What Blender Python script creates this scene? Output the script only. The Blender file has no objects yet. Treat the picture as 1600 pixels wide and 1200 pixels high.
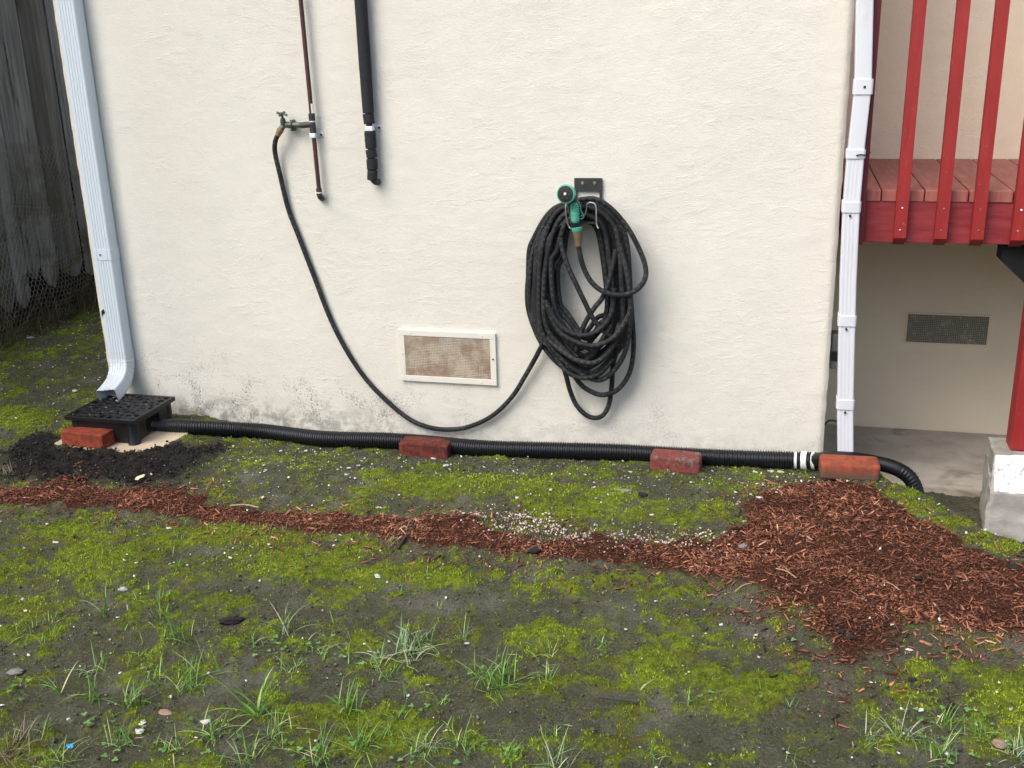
import bpy, bmesh, math, random
import numpy as np
from mathutils import Vector, Matrix
random.seed(7); rng = np.random.default_rng(11)
S = bpy.context.scene

# ------------------------------------------------------------------ camera
F, CAMY, CAMZ = 1650.0, -3.8506, 1.5
RA = np.array([0.96795855, 0.24972572, -0.02633064])
UA = np.array([-0.05371199, 0.30833342, 0.94976077])
FA = np.array([-0.24529831, 0.91791479, -0.31186723])
cam = bpy.data.cameras.new('camera'); camo = bpy.data.objects.new('camera', cam)
S.collection.objects.link(camo); S.camera = camo
cam.sensor_width = 36; cam.lens = 36 * F / 1600; cam.clip_start = .05; cam.clip_end = 400
m = Matrix.Identity(4)
for i in range(3):
    m[i][0], m[i][1], m[i][2] = RA[i], UA[i], -FA[i]
m[0][3], m[1][3], m[2][3] = 0, CAMY, CAMZ
camo.matrix_world = m
# ------------------------------------------------------------------ sky and sun
W = bpy.data.worlds.new("World"); S.world = W; W.use_nodes = True
wn = W.node_tree.nodes; sky = wn.new('ShaderNodeTexSky'); sky.sky_type = 'NISHITA'
sky.sun_disc = False; sky.sun_elevation = math.radians(50); sky.sun_rotation = math.radians(213)
sky.air_density = 1.0; sky.dust_density = 4.0; sky.ozone_density = 1.0
W.node_tree.links.new(sky.outputs[0], wn['Background'].inputs[0]); wn['Background'].inputs[1].default_value = .15
sun = bpy.data.lights.new('sun', 'SUN'); sun.energy = 1.15; sun.angle = math.radians(36); sun.color = (1, .96, .90)
suno = bpy.data.objects.new('sun', sun); S.collection.objects.link(suno)
el, az_ = math.radians(50), math.radians(213)
sd = Vector((math.sin(az_) * math.cos(el), math.cos(az_) * math.cos(el), math.sin(el)))
suno.rotation_euler = sd.to_track_quat('Z', 'Y').to_euler()
S.view_settings.view_transform = 'Standard'; S.view_settings.look = 'None'
S.view_settings.gamma = 1; S.view_settings.exposure = 0.72

# ------------------------------------------------------------------ placing helpers
def ray(px, py): return FA + (px - 800) / F * RA - (py - 600) / F * UA
def at(px, py, Y=0.):                       # the point of the vertical plane y=Y
    d = ray(px, py); t = (Y - CAMY) / d[1]
    return np.array([d[0] * t, Y, CAMZ + d[2] * t])
def az(px, py, z=0.):                       # the point of the level plane z
    d = ray(px, py); t = (z - CAMZ) / d[2]
    return np.array([d[0] * t, CAMY + d[1] * t, z])
# ------------------------------------------------------------------ noise
_T = rng.random((256, 256))
def vn(x, y, s=0):
    x = np.asarray(x, float) + s * 37.17; y = np.asarray(y, float) + s * 91.7
    xi = np.floor(x).astype(int); yi = np.floor(y).astype(int); fx = x - xi; fy = y - yi
    fx = fx * fx * (3 - 2 * fx); fy = fy * fy * (3 - 2 * fy)
    a = _T[xi % 256, yi % 256]; b = _T[(xi + 1) % 256, yi % 256]
    c = _T[xi % 256, (yi + 1) % 256]; d = _T[(xi + 1) % 256, (yi + 1) % 256]
    return (a * (1 - fx) + b * fx) * (1 - fy) + (c * (1 - fx) + d * fx) * fy
def fbm(x, y, o=4, s=0):
    r = 0; a = .5; t = 0
    for i in range(o):
        r = r + a * vn(x * 2 ** i, y * 2 ** i, s + i); t += a; a *= .55
    return r / t
def sstep(a, b, x):
    t = np.clip((x - a) / (b - a), 0, 1); return t * t * (3 - 2 * t)
def inpoly(x, y, P):
    r = np.zeros(x.shape, bool); n = len(P); j = n - 1
    for i in range(n):
        (xi, yi), (xj, yj) = P[i], P[j]
        r ^= ((yi > y) != (yj > y)) & (x < (xj - xi) * (y - yi) / ((yj - yi) or 1e-9) + xi); j = i
    return r
def polydist(x, y, P, closed=True):
    d = np.full(x.shape, 1e9); n = len(P)
    for i in range(n if closed else n - 1):
        ax, ay = P[i]; bx, by = P[(i + 1) % n]; ux, uy = bx - ax, by - ay
        t = np.clip(((x - ax) * ux + (y - ay) * uy) / (ux * ux + uy * uy + 1e-12), 0, 1)
        d = np.minimum(d, np.hypot(x - ax - t * ux, y - ay - t * uy))
    return d
G = lambda L, z=-.02: [tuple(az(px, py, z)[:2]) for px, py in L]
MULCH = G([(-60, 756), (0, 752), (60, 750), (95, 742), (130, 742), (170, 757), (235, 753), (290, 756), (325, 768), (340, 784), (400, 790), (470, 797),
           (540, 797), (585, 806), (640, 802), (690, 800), (740, 808), (770, 825), (830, 838), (950, 845), (1050, 850), (1110, 848), (1150, 815), (1165, 785),
           (1200, 762), (1240, 748), (1280, 752), (1345, 765), (1400, 792), (1440, 820), (1485, 838), (1505, 862), (1550, 876), (1660, 900),
           (1700, 1010), (1600, 1035), (1520, 1022), (1450, 1012), (1410, 1060), (1350, 1085), (1270, 1060), (1230, 1010), (1195, 972), (1130, 935), (1050, 922),
           (950, 905), (850, 890), (750, 879), (640, 868), (560, 852), (450, 833), (350, 822), (250, 806), (150, 795), (60, 789), (0, 787), (-60, 785)])
SOIL = G([(10, 700), (50, 680), (85, 672), (92, 695), (205, 704), (296, 690), (345, 676), (340, 700), (310, 722), (265, 745), (200, 757), (110, 742), (60, 748), (10, 740)])
BANK = [(.10, .03), (.18, -.06), (.30, -.15), (.40, -.235), (.486, -.351), (.62, -.547), (.744, -.691), (1.1, -1.3), (2.0, -3.0), (6, -10)]
BANKP = BANK + [(20, -10), (20, 12), (.10, 12)]
MOSS = [(700, 758, 170, 30, 1.1), (880, 782, 120, 38, 1.15), (600, 742, 60, 25, .8), (1060, 802, 130, 26, .95), (430, 735, 130, 22, .45), (1120, 765, 70, 20, .3),
        (330, 832, 330, 26, 1.0), (120, 862, 230, 60, .85), (470, 872, 190, 40, .9), (650, 895, 110, 22, 1.15), (740, 905, 90, 18, .9), (40, 930, 90, 26, .75),
        (330, 920, 110, 40, .7), (520, 925, 90, 30, .5), (850, 925, 120, 24, .75), (1060, 935, 110, 18, .6), (880, 1000, 110, 50, .75), (1000, 1050, 150, 46, 1.0), (560, 1130, 150, 60, .95),
        (910, 1160, 90, 24, 1.1), (470, 1115, 60, 36, .9), (1160, 1085, 110, 44, .85), (1570, 1110, 70, 80, 1.2), (1460, 1050, 90, 26, .7), (1400, 1170, 90, 50, .55), (1200, 1030, 60, 60, .4),
        (1410, 788, 40, 14, .9), (1440, 806, 46, 15, 1.15), (1478, 826, 46, 13, 1.1), (1520, 850, 46, 12, 1.), (1580, 868, 60, 10, .9), (30, 645, 80, 24, 1.2), (60, 680, 60, 14, .5), (90, 585, 90, 30, .45), (230, 1115, 30, 10, .8),
        (150, 1130, 40, 20, .6), (680, 965, 120, 26, .55), (600, 1020, 150, 30, .5), (1010, 870, 60, 14, .2), (250, 740, 90, 16, .4)]
MW = []
for px, py, rx, ry, s in MOSS:
    c = az(px, py, -.02); ex = az(px + rx, py, -.02) - c; ey = az(px, py + ry, -.02) - c
    MW.append((c[0], c[1], np.linalg.inv(np.array([[ex[0], ey[0]], [ex[1], ey[1]]])), s))
def moss_mask(x, y):
    m_ = np.full(x.shape, 0.48) - .12 * sstep(-.3, .6, x) * sstep(-.9, -1.4, y)
    for cx, cy, I, s in MW:
        u = I[0, 0] * (x - cx) + I[0, 1] * (y - cy); v = I[1, 0] * (x - cx) + I[1, 1] * (y - cy)
        m_ = np.maximum(m_, s * sstep(1.5, .35, np.hypot(u, v)))
    n = fbm(x * 9, y * 9, 4, 3); n2 = fbm(x * 38, y * 38, 3, 9)
    r = m_ * .95 + (n - .5) * 1.25 + (n2 - .5) * 1.5 - .10
    return np.clip(sstep(.05, 1.0, r), 0, 1) * sstep(2.6, 1.2, y)
def mulch_mask(x, y):
    xx = x + (fbm(x * 14, y * 14, 3, 21) - .5) * .11; yy = y + (fbm(x * 14, y * 14, 3, 27) - .5) * .11
    ins = inpoly(xx, yy, MULCH); d = polydist(xx, yy, MULCH)
    return np.where(ins, sstep(0, .035 + .12 * sstep(-.85, -1.15, y), d), 0)
def soil_mask(x, y):
    xx = x + (fbm(x * 10, y * 10, 3, 41) - .5) * .12; yy = y + (fbm(x * 10, y * 10, 3, 47) - .5) * .12
    ins = inpoly(xx, yy, SOIL); d = polydist(xx, yy, SOIL)
    return np.where(ins, sstep(-.01, .03, d), sstep(.05, 0, d) * .6)
PLY = [(-2.84, -.43), (-2.48, -.445), (-2.40, -.38), (-2.385, -.235), (-2.42, -.15), (-2.82, -.11)]
def height(x, y):
    x = np.asarray(x, float); y = np.asarray(y, float)
    h = np.where(x > 0, 0, np.where(x > -1.6, .02 * x, -.032 + (x + 1.6) * .006))
    h = h - .012 * np.clip(-y - .3, 0, 3)
    h = h + (fbm(x * 2.3, y * 2.3, 3, 5) - .5) * .03 * sstep(-.25, -.7, y) + (fbm(x * 16, y * 16, 3, 6) - .5) * .017 + (fbm(x * 60, y * 60, 2, 8) - .5) * .008
    h = h + .009 * mulch_mask(x, y) * (.5 + fbm(x * 5, y * 5, 3, 13)) + .011 * moss_mask(x, y) * (.4 + 1.2 * fbm(x * 34, y * 34, 3, 31))
    sm = soil_mask(x, y) * sstep(.0, .12, polydist(x, y, [(-2.81, -.405), (-2.485, -.405), (-2.485, -.12), (-2.81, -.12)]) + .03)
    h = h + sm * ((fbm(x * 30, y * 30, 3, 15) - .42) * .045)
    h = h - .055 * sstep(-.55, -.10, y) * sstep(-2.42, -2.15, x) * sstep(.32, .10, x)
    pin = inpoly(x, y, PLY); h = np.where(pin, np.minimum(h, -.05), h + .014 * soil_mask(x, y) * (fbm(x * 18, y * 18, 3, 17) > .42))
    far = sstep(.0, 1.2, y) * sstep(-2.9, -3.3, x); h = h + far * .05
    ins = inpoly(x, y, BANKP); d = polydist(x, y, BANK, False)
    dd = np.where(ins, d, -d)
    h = h - sstep(-.02, .16, dd + (fbm(x * 8, y * 8, 3, 33) - .5) * .06) * .255 - .03 * sstep(.15, .8, dd)
    return h
def H1(x, y): return float(height(np.array([x]), np.array([y]))[0])
def gpt(px, py, lift=0.):                    # the point of the ground that a ray meets
    z = -.02
    for _ in range(12):
        p = az(px, py, z); z = z * .4 + .6 * H1(p[0], p[1])
    p = az(px, py, z); return np.array([p[0], p[1], H1(p[0], p[1]) + lift])

# ------------------------------------------------------------------ object helpers
C = S.collection
def tag(o, label=None, cat=None, group=None, kind=None):
    if label: o['label'] = label
    if cat: o['category'] = cat
    if group: o['group'] = group
    if kind: o['kind'] = kind
    return o
def thing(name, loc, label, cat, group=None):
    o = bpy.data.objects.new(name, None); C.objects.link(o); o.location = Vector([float(v) for v in loc]); o.empty_display_size = .05
    return tag(o, label, cat, group)
class MB:
    def __init__(s): s.v = []; s.f = []; s.uv = []
    def add(s, v, f):
        n = len(s.v); s.v += [tuple(map(float, p)) for p in v]; s.f += [tuple(n + i for i in q) for q in f]; return s
    def box(s, x0, x1, y0, y1, z0, z1, bev=0, M=None, jit=0):
        bm = bmesh.new(); bmesh.ops.create_cube(bm, size=1)
        for v in bm.verts:
            v.co = Vector((x0 + (v.co.x + .5) * (x1 - x0), y0 + (v.co.y + .5) * (y1 - y0), z0 + (v.co.z + .5) * (z1 - z0)))
        if bev: bmesh.ops.bevel(bm, geom=bm.edges[:], offset=bev, segments=2, affect='EDGES', profile=.6)
        for v in bm.verts:
            if jit: v.co += Vector((random.uniform(-jit, jit), random.uniform(-jit, jit), random.uniform(-jit, jit)))
            if M is not None: v.co = M @ v.co
        bm.verts.index_update(); s.add([v.co[:] for v in bm.verts], [[v.index for v in f.verts] for f in bm.faces]); bm.free(); return s
    def sweep(s, path, prof, up=(0, 0, 1), scale=None, cap=True, uvs=False):
        """prof: list of (a, b); a along side vector, b along 'up-ish' vector; scale per ring"""
        P = [np.array(p, float) for p in path]; n = len(P); k = len(prof); base = len(s.v)
        T = []
        for i in range(n):
            t = P[min(i + 1, n - 1)] - P[max(i - 1, 0)]; T.append(t / (np.linalg.norm(t) + 1e-12))
        u = np.array(up, float); u = u - T[0] * (u @ T[0]); u /= np.linalg.norm(u); vv = []; L = 0
        for i in range(n):
            u = u - T[i] * (u @ T[i]); u /= np.linalg.norm(u); w = np.cross(T[i], u)
            sc = 1 if scale is None else scale[i]
            if i: L += np.linalg.norm(P[i] - P[i - 1])
            for j, (a_, b_) in enumerate(prof): vv.append(P[i] + (w * a_ + u * b_) * sc); s.uv.append((L, j / k))
        ff = [(i * k + j, i * k + (j + 1) % k, (i + 1) * k + (j + 1) % k, (i + 1) * k + j) for i in range(n - 1) for j in range(k)]
        if cap: ff += [tuple(range(k))[::-1], tuple((n - 1) * k + j for j in range(k))]
        s.add(vv, ff); return s
    def tube(s, path, r, k=10, cap=True, up=(0.13, .2, 1)):
        sc = r if hasattr(r, '__len__') else [r] * len(path)
        return s.sweep(path, [(math.cos(2 * math.pi * j / k), math.sin(2 * math.pi * j / k)) for j in range(k)], up, sc, cap)
    def build(s, name, mat, parent=None, smooth=False, loc=None, uv=False):
        me = bpy.data.meshes.new(name); off = np.array(loc if loc is not None else (0, 0, 0), float)
        if parent is not None: off = off + np.array(parent_loc(parent))
        me.from_pydata([tuple(np.array(p) - off) for p in s.v], [], s.f); me.update()
        bm = bmesh.new(); bm.from_mesh(me); bmesh.ops.recalc_face_normals(bm, faces=bm.faces); bm.to_mesh(me); bm.free()
        if uv and len(s.uv) == len(s.v):
            l = me.attributes.new('hs', 'FLOAT_VECTOR', 'POINT'); l.data.foreach_set('vector', np.array([(a, b, 0) for a, b in s.uv], np.float32).ravel())
        if smooth: me.polygons.foreach_set('use_smooth', [True] * len(me.polygons))
        if mat: me.materials.append(mat)
        o = bpy.data.objects.new(name, me); C.objects.link(o)
        if parent is not None: o.parent = parent
        elif loc is not None: o.location = Vector([float(v) for v in loc])
        if smooth == 'auto': 
            me.polygons.foreach_set('use_smooth', [True] * len(me.polygons)); me.set_sharp_from_angle(angle=math.radians(38))
        return o
def parent_loc(p):
    v = Vector((0, 0, 0))
    while p is not None: v += p.location; p = p.parent
    return v
def fastmesh(name, V, Fa, mat, attrs=None, smooth=False):
    """V (n,3), Fa (m,k) uniform polygons"""
    me = bpy.data.meshes.new(name); me.vertices.add(len(V)); me.vertices.foreach_set('co', V.astype(np.float32).ravel())
    m_, k = Fa.shape; me.loops.add(m_ * k); me.loops.foreach_set('vertex_index', Fa.astype(np.int32).ravel())
    me.polygons.add(m_); me.polygons.foreach_set('loop_start', np.arange(0, m_ * k, k, dtype=np.int32)); me.polygons.foreach_set('loop_total', np.full(m_, k, np.int32))
    me.update(calc_edges=True)
    if smooth: me.polygons.foreach_set('use_smooth', [True] * m_)
    for n, arr in (attrs or {}).items():
        l = me.attributes.new(n, 'FLOAT', 'POINT'); l.data.foreach_set('value', arr.astype(np.float32))
    me.materials.append(mat); o = bpy.data.objects.new(name, me); C.objects.link(o); return o
def crom(pts, step=.01):
    P = [np.array(p, float) for p in pts]; P = [2 * P[0] - P[1]] + P + [2 * P[-1] - P[-2]]; out = []
    for i in range(1, len(P) - 2):
        p0, p1, p2, p3 = P[i - 1:i + 3]; n = max(2, int(np.linalg.norm(p2 - p1) / step))
        for j in range(n):
            t = j / n; out.append(.5 * (2 * p1 + (p2 - p0) * t + (2 * p0 - 5 * p1 + 4 * p2 - p3) * t * t + (3 * p1 - p0 - 3 * p2 + p3) * t ** 3))
    out.append(P[-2]); return out
def resamp(path, step):
    P = np.array(path); L = np.concatenate([[0], np.cumsum(np.linalg.norm(np.diff(P, axis=0), axis=1))]); n = int(L[-1] / step)
    t = np.linspace(0, L[-1], n); return [np.array([np.interp(q, L, P[:, i]) for i in range(3)]) for q in t]

# ------------------------------------------------------------------ materials
class NT:
    def __init__(s, name, rough=.8, col=(.5, .5, .5), metal=0, spec=.5):
        s.m = bpy.data.materials.new(name); s.m.use_nodes = True; s.n = s.m.node_tree.nodes; s.l = s.m.node_tree.links
        s.b = s.n['Principled BSDF']; s.b.inputs['Roughness'].default_value = rough; s.b.inputs['Metallic'].default_value = metal
        s.b.inputs['Base Color'].default_value = (*col, 1); s.b.inputs['Specular IOR Level'].default_value = spec
    def node(s, t, **k):
        n = s.n.new(t)
        for a_, v in k.items():
            if a_.startswith('i_'): n.inputs[a_[2:].replace('_', ' ')].default_value = v
            else: setattr(n, a_, v)
        return n
    def pos(s, scale=(1, 1, 1), obj=False):
        g = s.node('ShaderNodeTexCoord').outputs['Object'] if obj else s.node('ShaderNodeNewGeometry').outputs['Position']
        mp = s.node('ShaderNodeMapping'); mp.inputs['Scale'].default_value = scale; s.l.new(g, mp.inputs[0]); return mp.outputs[0]
    def noise(s, sc, det=4, rough=.6, vec=None, dist=0, scale=(1, 1, 1), obj=False):
        n = s.node('ShaderNodeTexNoise'); n.inputs['Scale'].default_value = sc; n.inputs['Detail'].default_value = det
        n.inputs['Roughness'].default_value = rough; n.inputs['Distortion'].default_value = dist
        s.l.new(vec if vec is not None else s.pos(scale, obj), n.inputs['Vector']); return n.outputs['Fac']
    def ramp(s, fac, stops):
        r = s.node('ShaderNodeValToRGB'); e = r.color_ramp.elements
        while len(e) < len(stops): e.new(.5)
        for q, (p, c) in zip(e, stops): q.position = p; q.color = (*c, 1) if len(c) == 3 else c
        s.l.new(fac, r.inputs[0]); return r.outputs[0]
    def g(s, fac, a_, b_):                       # grey step ramp as a value
        mr = s.node('ShaderNodeMapRange', interpolation_type='SMOOTHSTEP'); mr.inputs['From Min'].default_value = a_; mr.inputs['From Max'].default_value = b_
        s.l.new(fac, mr.inputs['Value']); return mr.outputs[0]
    def mix(s, f, a_, b_, mode='MIX'):
        n = s.node('ShaderNodeMix', data_type='RGBA', blend_type=mode)
        for sock, v in ((n.inputs[0], f), (n.inputs[6], a_), (n.inputs[7], b_)):
            if isinstance(v, (int, float)): sock.default_value = v
            elif isinstance(v, tuple): sock.default_value = (*v, 1)
            else: s.l.new(v, sock)
        return n.outputs[2]
    def math(s, op, a_, b_=0.):
        n = s.node('ShaderNodeMath', operation=op)
        for sock, v in ((n.inputs[0], a_), (n.inputs[1], b_)):
            if isinstance(v, (int, float)): sock.default_value = v
            else: s.l.new(v, sock)
        return n.outputs[0]
    def attr(s, name):
        n = s.node('ShaderNodeAttribute', attribute_name=name); return n
    def col(s, c): s.l.new(c, s.b.inputs['Base Color']); return s
    def rough(s, c): s.l.new(c, s.b.inputs['Roughness']); return s
    def bump(s, *hs):
        prev = None
        for h, st, d in hs:
            b = s.node('ShaderNodeBump'); b.inputs['Strength'].default_value = st; b.inputs['Distance'].default_value = d; s.l.new(h, b.inputs['Height'])
            if prev is not None: s.l.new(prev, b.inputs['Normal'])
            prev = b.outputs[0]
        s.l.new(prev, s.b.inputs['Normal']); return s
    def sep(s, i):
        n = s.node('ShaderNodeSeparateXYZ'); s.l.new(s.node('ShaderNodeNewGeometry').outputs['Position'], n.inputs[0]); return n.outputs[i]

def stucco(name, base, warm, dirt=True):
    t = NT(name, .85, spec=.25)
    big = t.noise(1.3, 4, .6); c = t.mix(t.g(big, .35, .68), base, warm)
    c = t.mix(t.math('MULTIPLY', t.g(t.noise(5, 5, .65, scale=(1, 1, 2.2)), .5, .75), .35), c, tuple(v * .9 for v in base))
    pit = t.g(t.noise(95, 5, .75, scale=(.7, 1, 1.5)), .61, .74)
    c = t.mix(t.math('MULTIPLY', pit, .3), c, tuple(v * .7 for v in base))
    c = t.mix(t.math('MULTIPLY', t.g(t.noise(1.1, 5, .7, scale=(1, 1, .45)), .52, .72), .22), c, tuple(v * q for v, q in zip(base, (.94, .92, .84))))
    if dirt:
        z = t.sep(2); x = t.sep(0)
        low = t.g(z, .36, -.02); left = t.math('ADD', t.math('MULTIPLY', t.g(x, -.9, -2.4), .8), .28)
        sp = t.g(t.math('ADD', t.noise(70, 5, .8), t.math('MULTIPLY', t.noise(7, 3, .6), .5)), .90, .66)
        sp = t.g(t.math('ADD', t.noise(120, 5, .8), t.math('MULTIPLY', t.noise(6, 3, .6), .6)), .86, .98)
        k = t.math('MULTIPLY', t.math('MULTIPLY', sp, low), left)
        c = t.mix(t.math('MINIMUM', t.math('MULTIPLY', k, 1.1), .85), c, (.07, .065, .055))
        vlow = t.math('MULTIPLY', t.g(z, .10, -.03), t.g(t.noise(16, 4, .7), .38, .62))
        c = t.mix(t.math('MULTIPLY', t.math('MULTIPLY', vlow, left), .6), c, (.12, .11, .09))
        mot = t.math('MULTIPLY', t.math('MULTIPLY', t.g(z, .5, .0), t.g(t.noise(22, 5, .7, scale=(.6, 1, 1.6)), .5, .7)), .22)
        c = t.mix(mot, c, (.45, .42, .30))
    t.col(c)
    st = t.noise(46, 6, .72, scale=(.9, 1, 1.1), dist=.2); rd = t.noise(190, 4, .75, scale=(.8, 1, 1.2))
    rid = t.math('MULTIPLY', t.g(t.noise(17, 5, .65, scale=(.6, 1, 1.5), dist=.9), .53, .60), t.g(t.noise(4, 3, .6), .42, .6)); big = t.noise(3.2, 3, .5)
    t.bump((big, .2, .01), (rid, .38, .002), (st, .40, .005), (rd, .75, .003)); return t.m
M = {}
M['stucco'] = stucco('cream_stucco', (.70, .69, .625), (.74, .73, .655))
M['stucco_back'] = stucco('beige_stucco', (.83, .72, .54), (.87, .77, .585), False)
def metal_paint(name, col, dirtc=(.45, .45, .42), amt=.25, rough=.35):
    t = NT(name, rough); c = t.mix(t.math('MULTIPLY', t.g(t.noise(14, 5, .7, scale=(1, 1, .35)), .5, .8), amt), col, dirtc)
    c = t.mix(t.math('MULTIPLY', t.g(t.noise(60, 4, .8, scale=(1.4, 1, .5)), .63, .8), amt * 1.6), c, (.25, .24, .22))
    t.col(c); t.bump((t.noise(30, 3, .5), .15, .002)); return t.m
M['downspout'] = metal_paint('painted_aluminium', (.62, .70, .77)); M['downspout_white'] = metal_paint('white_painted_aluminium', (.66, .69, .74), (.42, .40, .37), amt=.3); M['downspout_dirty'] = metal_paint('scuffed_aluminium', (.60, .655, .69), (.30, .29, .25), .7)
M['frame'] = metal_paint('painted_frame', (.71, .70, .63), (.5, .45, .35), .4, .6)
def simple(name, col, rough=.6, metal=0, var=.25, sc=40, bump=.2, d=.001, dark=None):
    t = NT(name, rough, metal=metal); t.col(t.mix(t.g(t.noise(sc, 5, .7), .35, .7), col, dark or tuple(v * (1 - var) for v in col)))
    t.bump((t.noise(sc * 2, 4, .7), bump, d)); return t.m
M['black_plastic'] = simple('black_plastic', (.007, .0075, .009), .42, var=.3)
M['ribbed_plastic'] = simple('ribbed_black_plastic', (.008, .0095, .013), .36, var=.3)
M['foam'] = simple('foam_insulation', (.020, .023, .029), .9, var=.35, sc=60, bump=.5)
M['copper'] = simple('brown_painted_pipe', (.085, .030, .030), .45, var=.4, sc=25)
M['iron'] = simple('dark_iron', (.05, .045, .045), .5, var=.5, sc=50, bump=.5)
M['brass'] = simple('weathered_brass', (.13, .15, .12), .5, .4, var=.4, sc=60, dark=(.06, .075, .065))
M['bronze'] = simple('brown_coupling', (.30, .20, .12), .45, .4, var=.3, sc=60)
M['steel'] = simple('steel', (.62, .62, .62), .3, .8, var=.3)
M['white_tape'] = simple('white_tape', (.74, .76, .76), .5, var=.15, sc=20)
M['white_bracket'] = simple('white_clamp', (.75, .77, .80), .45, var=.1)
M['bracket'] = simple('dark_plate', (.035, .035, .035), .5, var=.3)
M['teal'] = simple('teal_rubber', (.08, .42, .30), .45, var=.25, sc=30)
M['screw'] = simple('dark_screw', (.06, .06, .06), .4, .5)
M['gray_box'] = simple('gray_plastic', (.12, .12, .13), .5, var=.4)
M['shade_black'] = simple('shade_black', (.004, .004, .004), .9)  # near-black colour standing for shade on the beam and behind the fence
t = NT('hose_cloth', .75); at_ = t.attr('hs').outputs['Vector']; sp = t.node('ShaderNodeSeparateXYZ'); t.l.new(at_, sp.inputs[0])
def wav(t, s1, s2, ph):
    return t.math('SINE', t.math('ADD', t.math('ADD', t.math('MULTIPLY', sp.outputs[0], s1), t.math('MULTIPLY', sp.outputs[1], s2)), ph))
w1 = t.g(t.math('ADD', wav(t, 260, 12.566, 0), t.math('MULTIPLY', wav(t, 1900, 0, 0), .45)), 1.12, 1.3); w2 = t.g(t.math('ADD', wav(t, 260, -12.566, 0), t.math('MULTIPLY', wav(t, 1900, 0, 1.5), .45)), 1.12, 1.3)
fl = t.math('MULTIPLY', t.math('MAXIMUM', w1, w2), t.g(t.noise(18, 3, .6), .35, .6))
base = t.mix(t.g(t.noise(9, 3, .6), .45, .72), (.0055, .0065, .009), (.017, .0155, .0145))
t.col(t.mix(t.math('MULTIPLY', fl, .75), base, (.13, .16, .18))); t.bump((t.math('MULTIPLY', wav(t, 1500, 37.7, 0), 1.), .35, .0007), (t.noise(300, 2, .6), .3, .001)); M['hose'] = t.m
def redwood(name, col, fade, grain=(1, 1, 14)):
    t = NT(name, .55); n = t.noise(6, 5, .65, scale=grain); c = t.mix(t.g(n, .35, .75), col, fade)
    c = t.mix(t.math('MULTIPLY', t.g(t.noise(80, 3, .7), .66, .75), .35), c, (.55, .40, .35)); t.col(c)
    t.bump((t.noise(20, 5, .7, scale=grain), .35, .002)); return t.m
M['red_fascia'] = redwood('red_stained_fascia', (.20, .016, .022), (.31, .042, .047), (1, 1, 8))
M['red_baluster'] = redwood('red_painted_wood', (.26, .014, .014), (.32, .022, .020), (6, 6, 1))
M['red_board'] = redwood('worn_red_board', (.26, .070, .058), (.36, .135, .11), (8, 1, 1))
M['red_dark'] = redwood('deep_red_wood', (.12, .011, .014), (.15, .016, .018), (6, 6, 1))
def conc(name, a_, b_, dk=(.10, .085, .065)):
    t = NT(name, .9, spec=.2); c = t.mix(t.g(t.noise(4, 6, .65), .3, .7), a_, b_)
    c = t.mix(t.math('MULTIPLY', t.g(t.noise(2.2, 5, .7, dist=.8), .52, .72), .75), c, dk)
    c = t.mix(t.math('MULTIPLY', t.g(t.noise(120, 3, .8), .6, .75), .4), c, tuple(v * .5 for v in a_)); t.col(c)
    t.bump((t.noise(12, 6, .7), .5, .01), (t.noise(140, 4, .7), .5, .002)); return t.m
M['slab'] = conc('concrete_slab', (.47, .44, .38), (.33, .30, .26)); M['footing'] = conc('rough_concrete', (.44, .43, .40), (.31, .30, .27), (.18, .17, .14))
t = NT('chipped_white_paint', .7); c = t.mix(t.g(t.noise(60, 5, .8), .56, .62), (.78, .79, .80), (.20, .19, .17)); t.col(c); t.bump((t.noise(60, 5, .7), .5, .003)); M['white_chip'] = t.m
def brick(name, a_, b_, c_, th=.6):
    t = NT(name, .9, spec=.2); c = t.mix(t.g(t.noise(26, 6, .75, obj=True), .38, .62), a_, b_)
    c = t.mix(t.g(t.noise(24, 6, .8, dist=.6, obj=True), th, th + .1), c, c_)
    if 'worn' in name:
        so = t.node('ShaderNodeSeparateXYZ'); t.l.new(t.node('ShaderNodeTexCoord').outputs['Object'], so.inputs[0])
        c = t.mix(t.math('MULTIPLY', t.g(t.math('ADD', so.outputs[2], t.math('MULTIPLY', t.noise(14, 4, .7, obj=True), .06)), .044, .022), .8), c, (.095, .075, .055))
    c = t.mix(t.math('MULTIPLY', t.g(t.noise(140, 3, .8, obj=True), .58, .7), .55), c, tuple(v * .35 for v in a_)); t.col(c)
    t.bump((t.noise(30, 6, .7, obj=True), .6, .006), (t.noise(200, 3, .7, obj=True), .6, .0015)); return t.m
M['brick_orange'] = brick('orange_brick', (.30, .065, .034), (.17, .038, .026), (.38, .22, .17), .66)
M['brick_red'] = brick('dark_red_brick', (.17, .042, .032), (.075, .024, .020), (.34, .25, .19), .67)
M['brick_mossy'] = brick('old_brick', (.23, .060, .050), (.12, .042, .038), (.17, .15, .13), .52)
M['brick_worn'] = brick('worn_brick', (.34, .085, .042), (.20, .060, .036), (.13, .085, .06), .60)
t = NT('birch_plywood', .75); c = t.mix(t.g(t.noise(7, 5, .6, scale=(.4, 3, 1)), .3, .7), (.58, .49, .37), (.48, .39, .28)); c = t.mix(t.g(t.noise(30, 5, .7), .62, .72), c, (.10, .085, .07)); t.col(c); M['plywood'] = t.m
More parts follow.
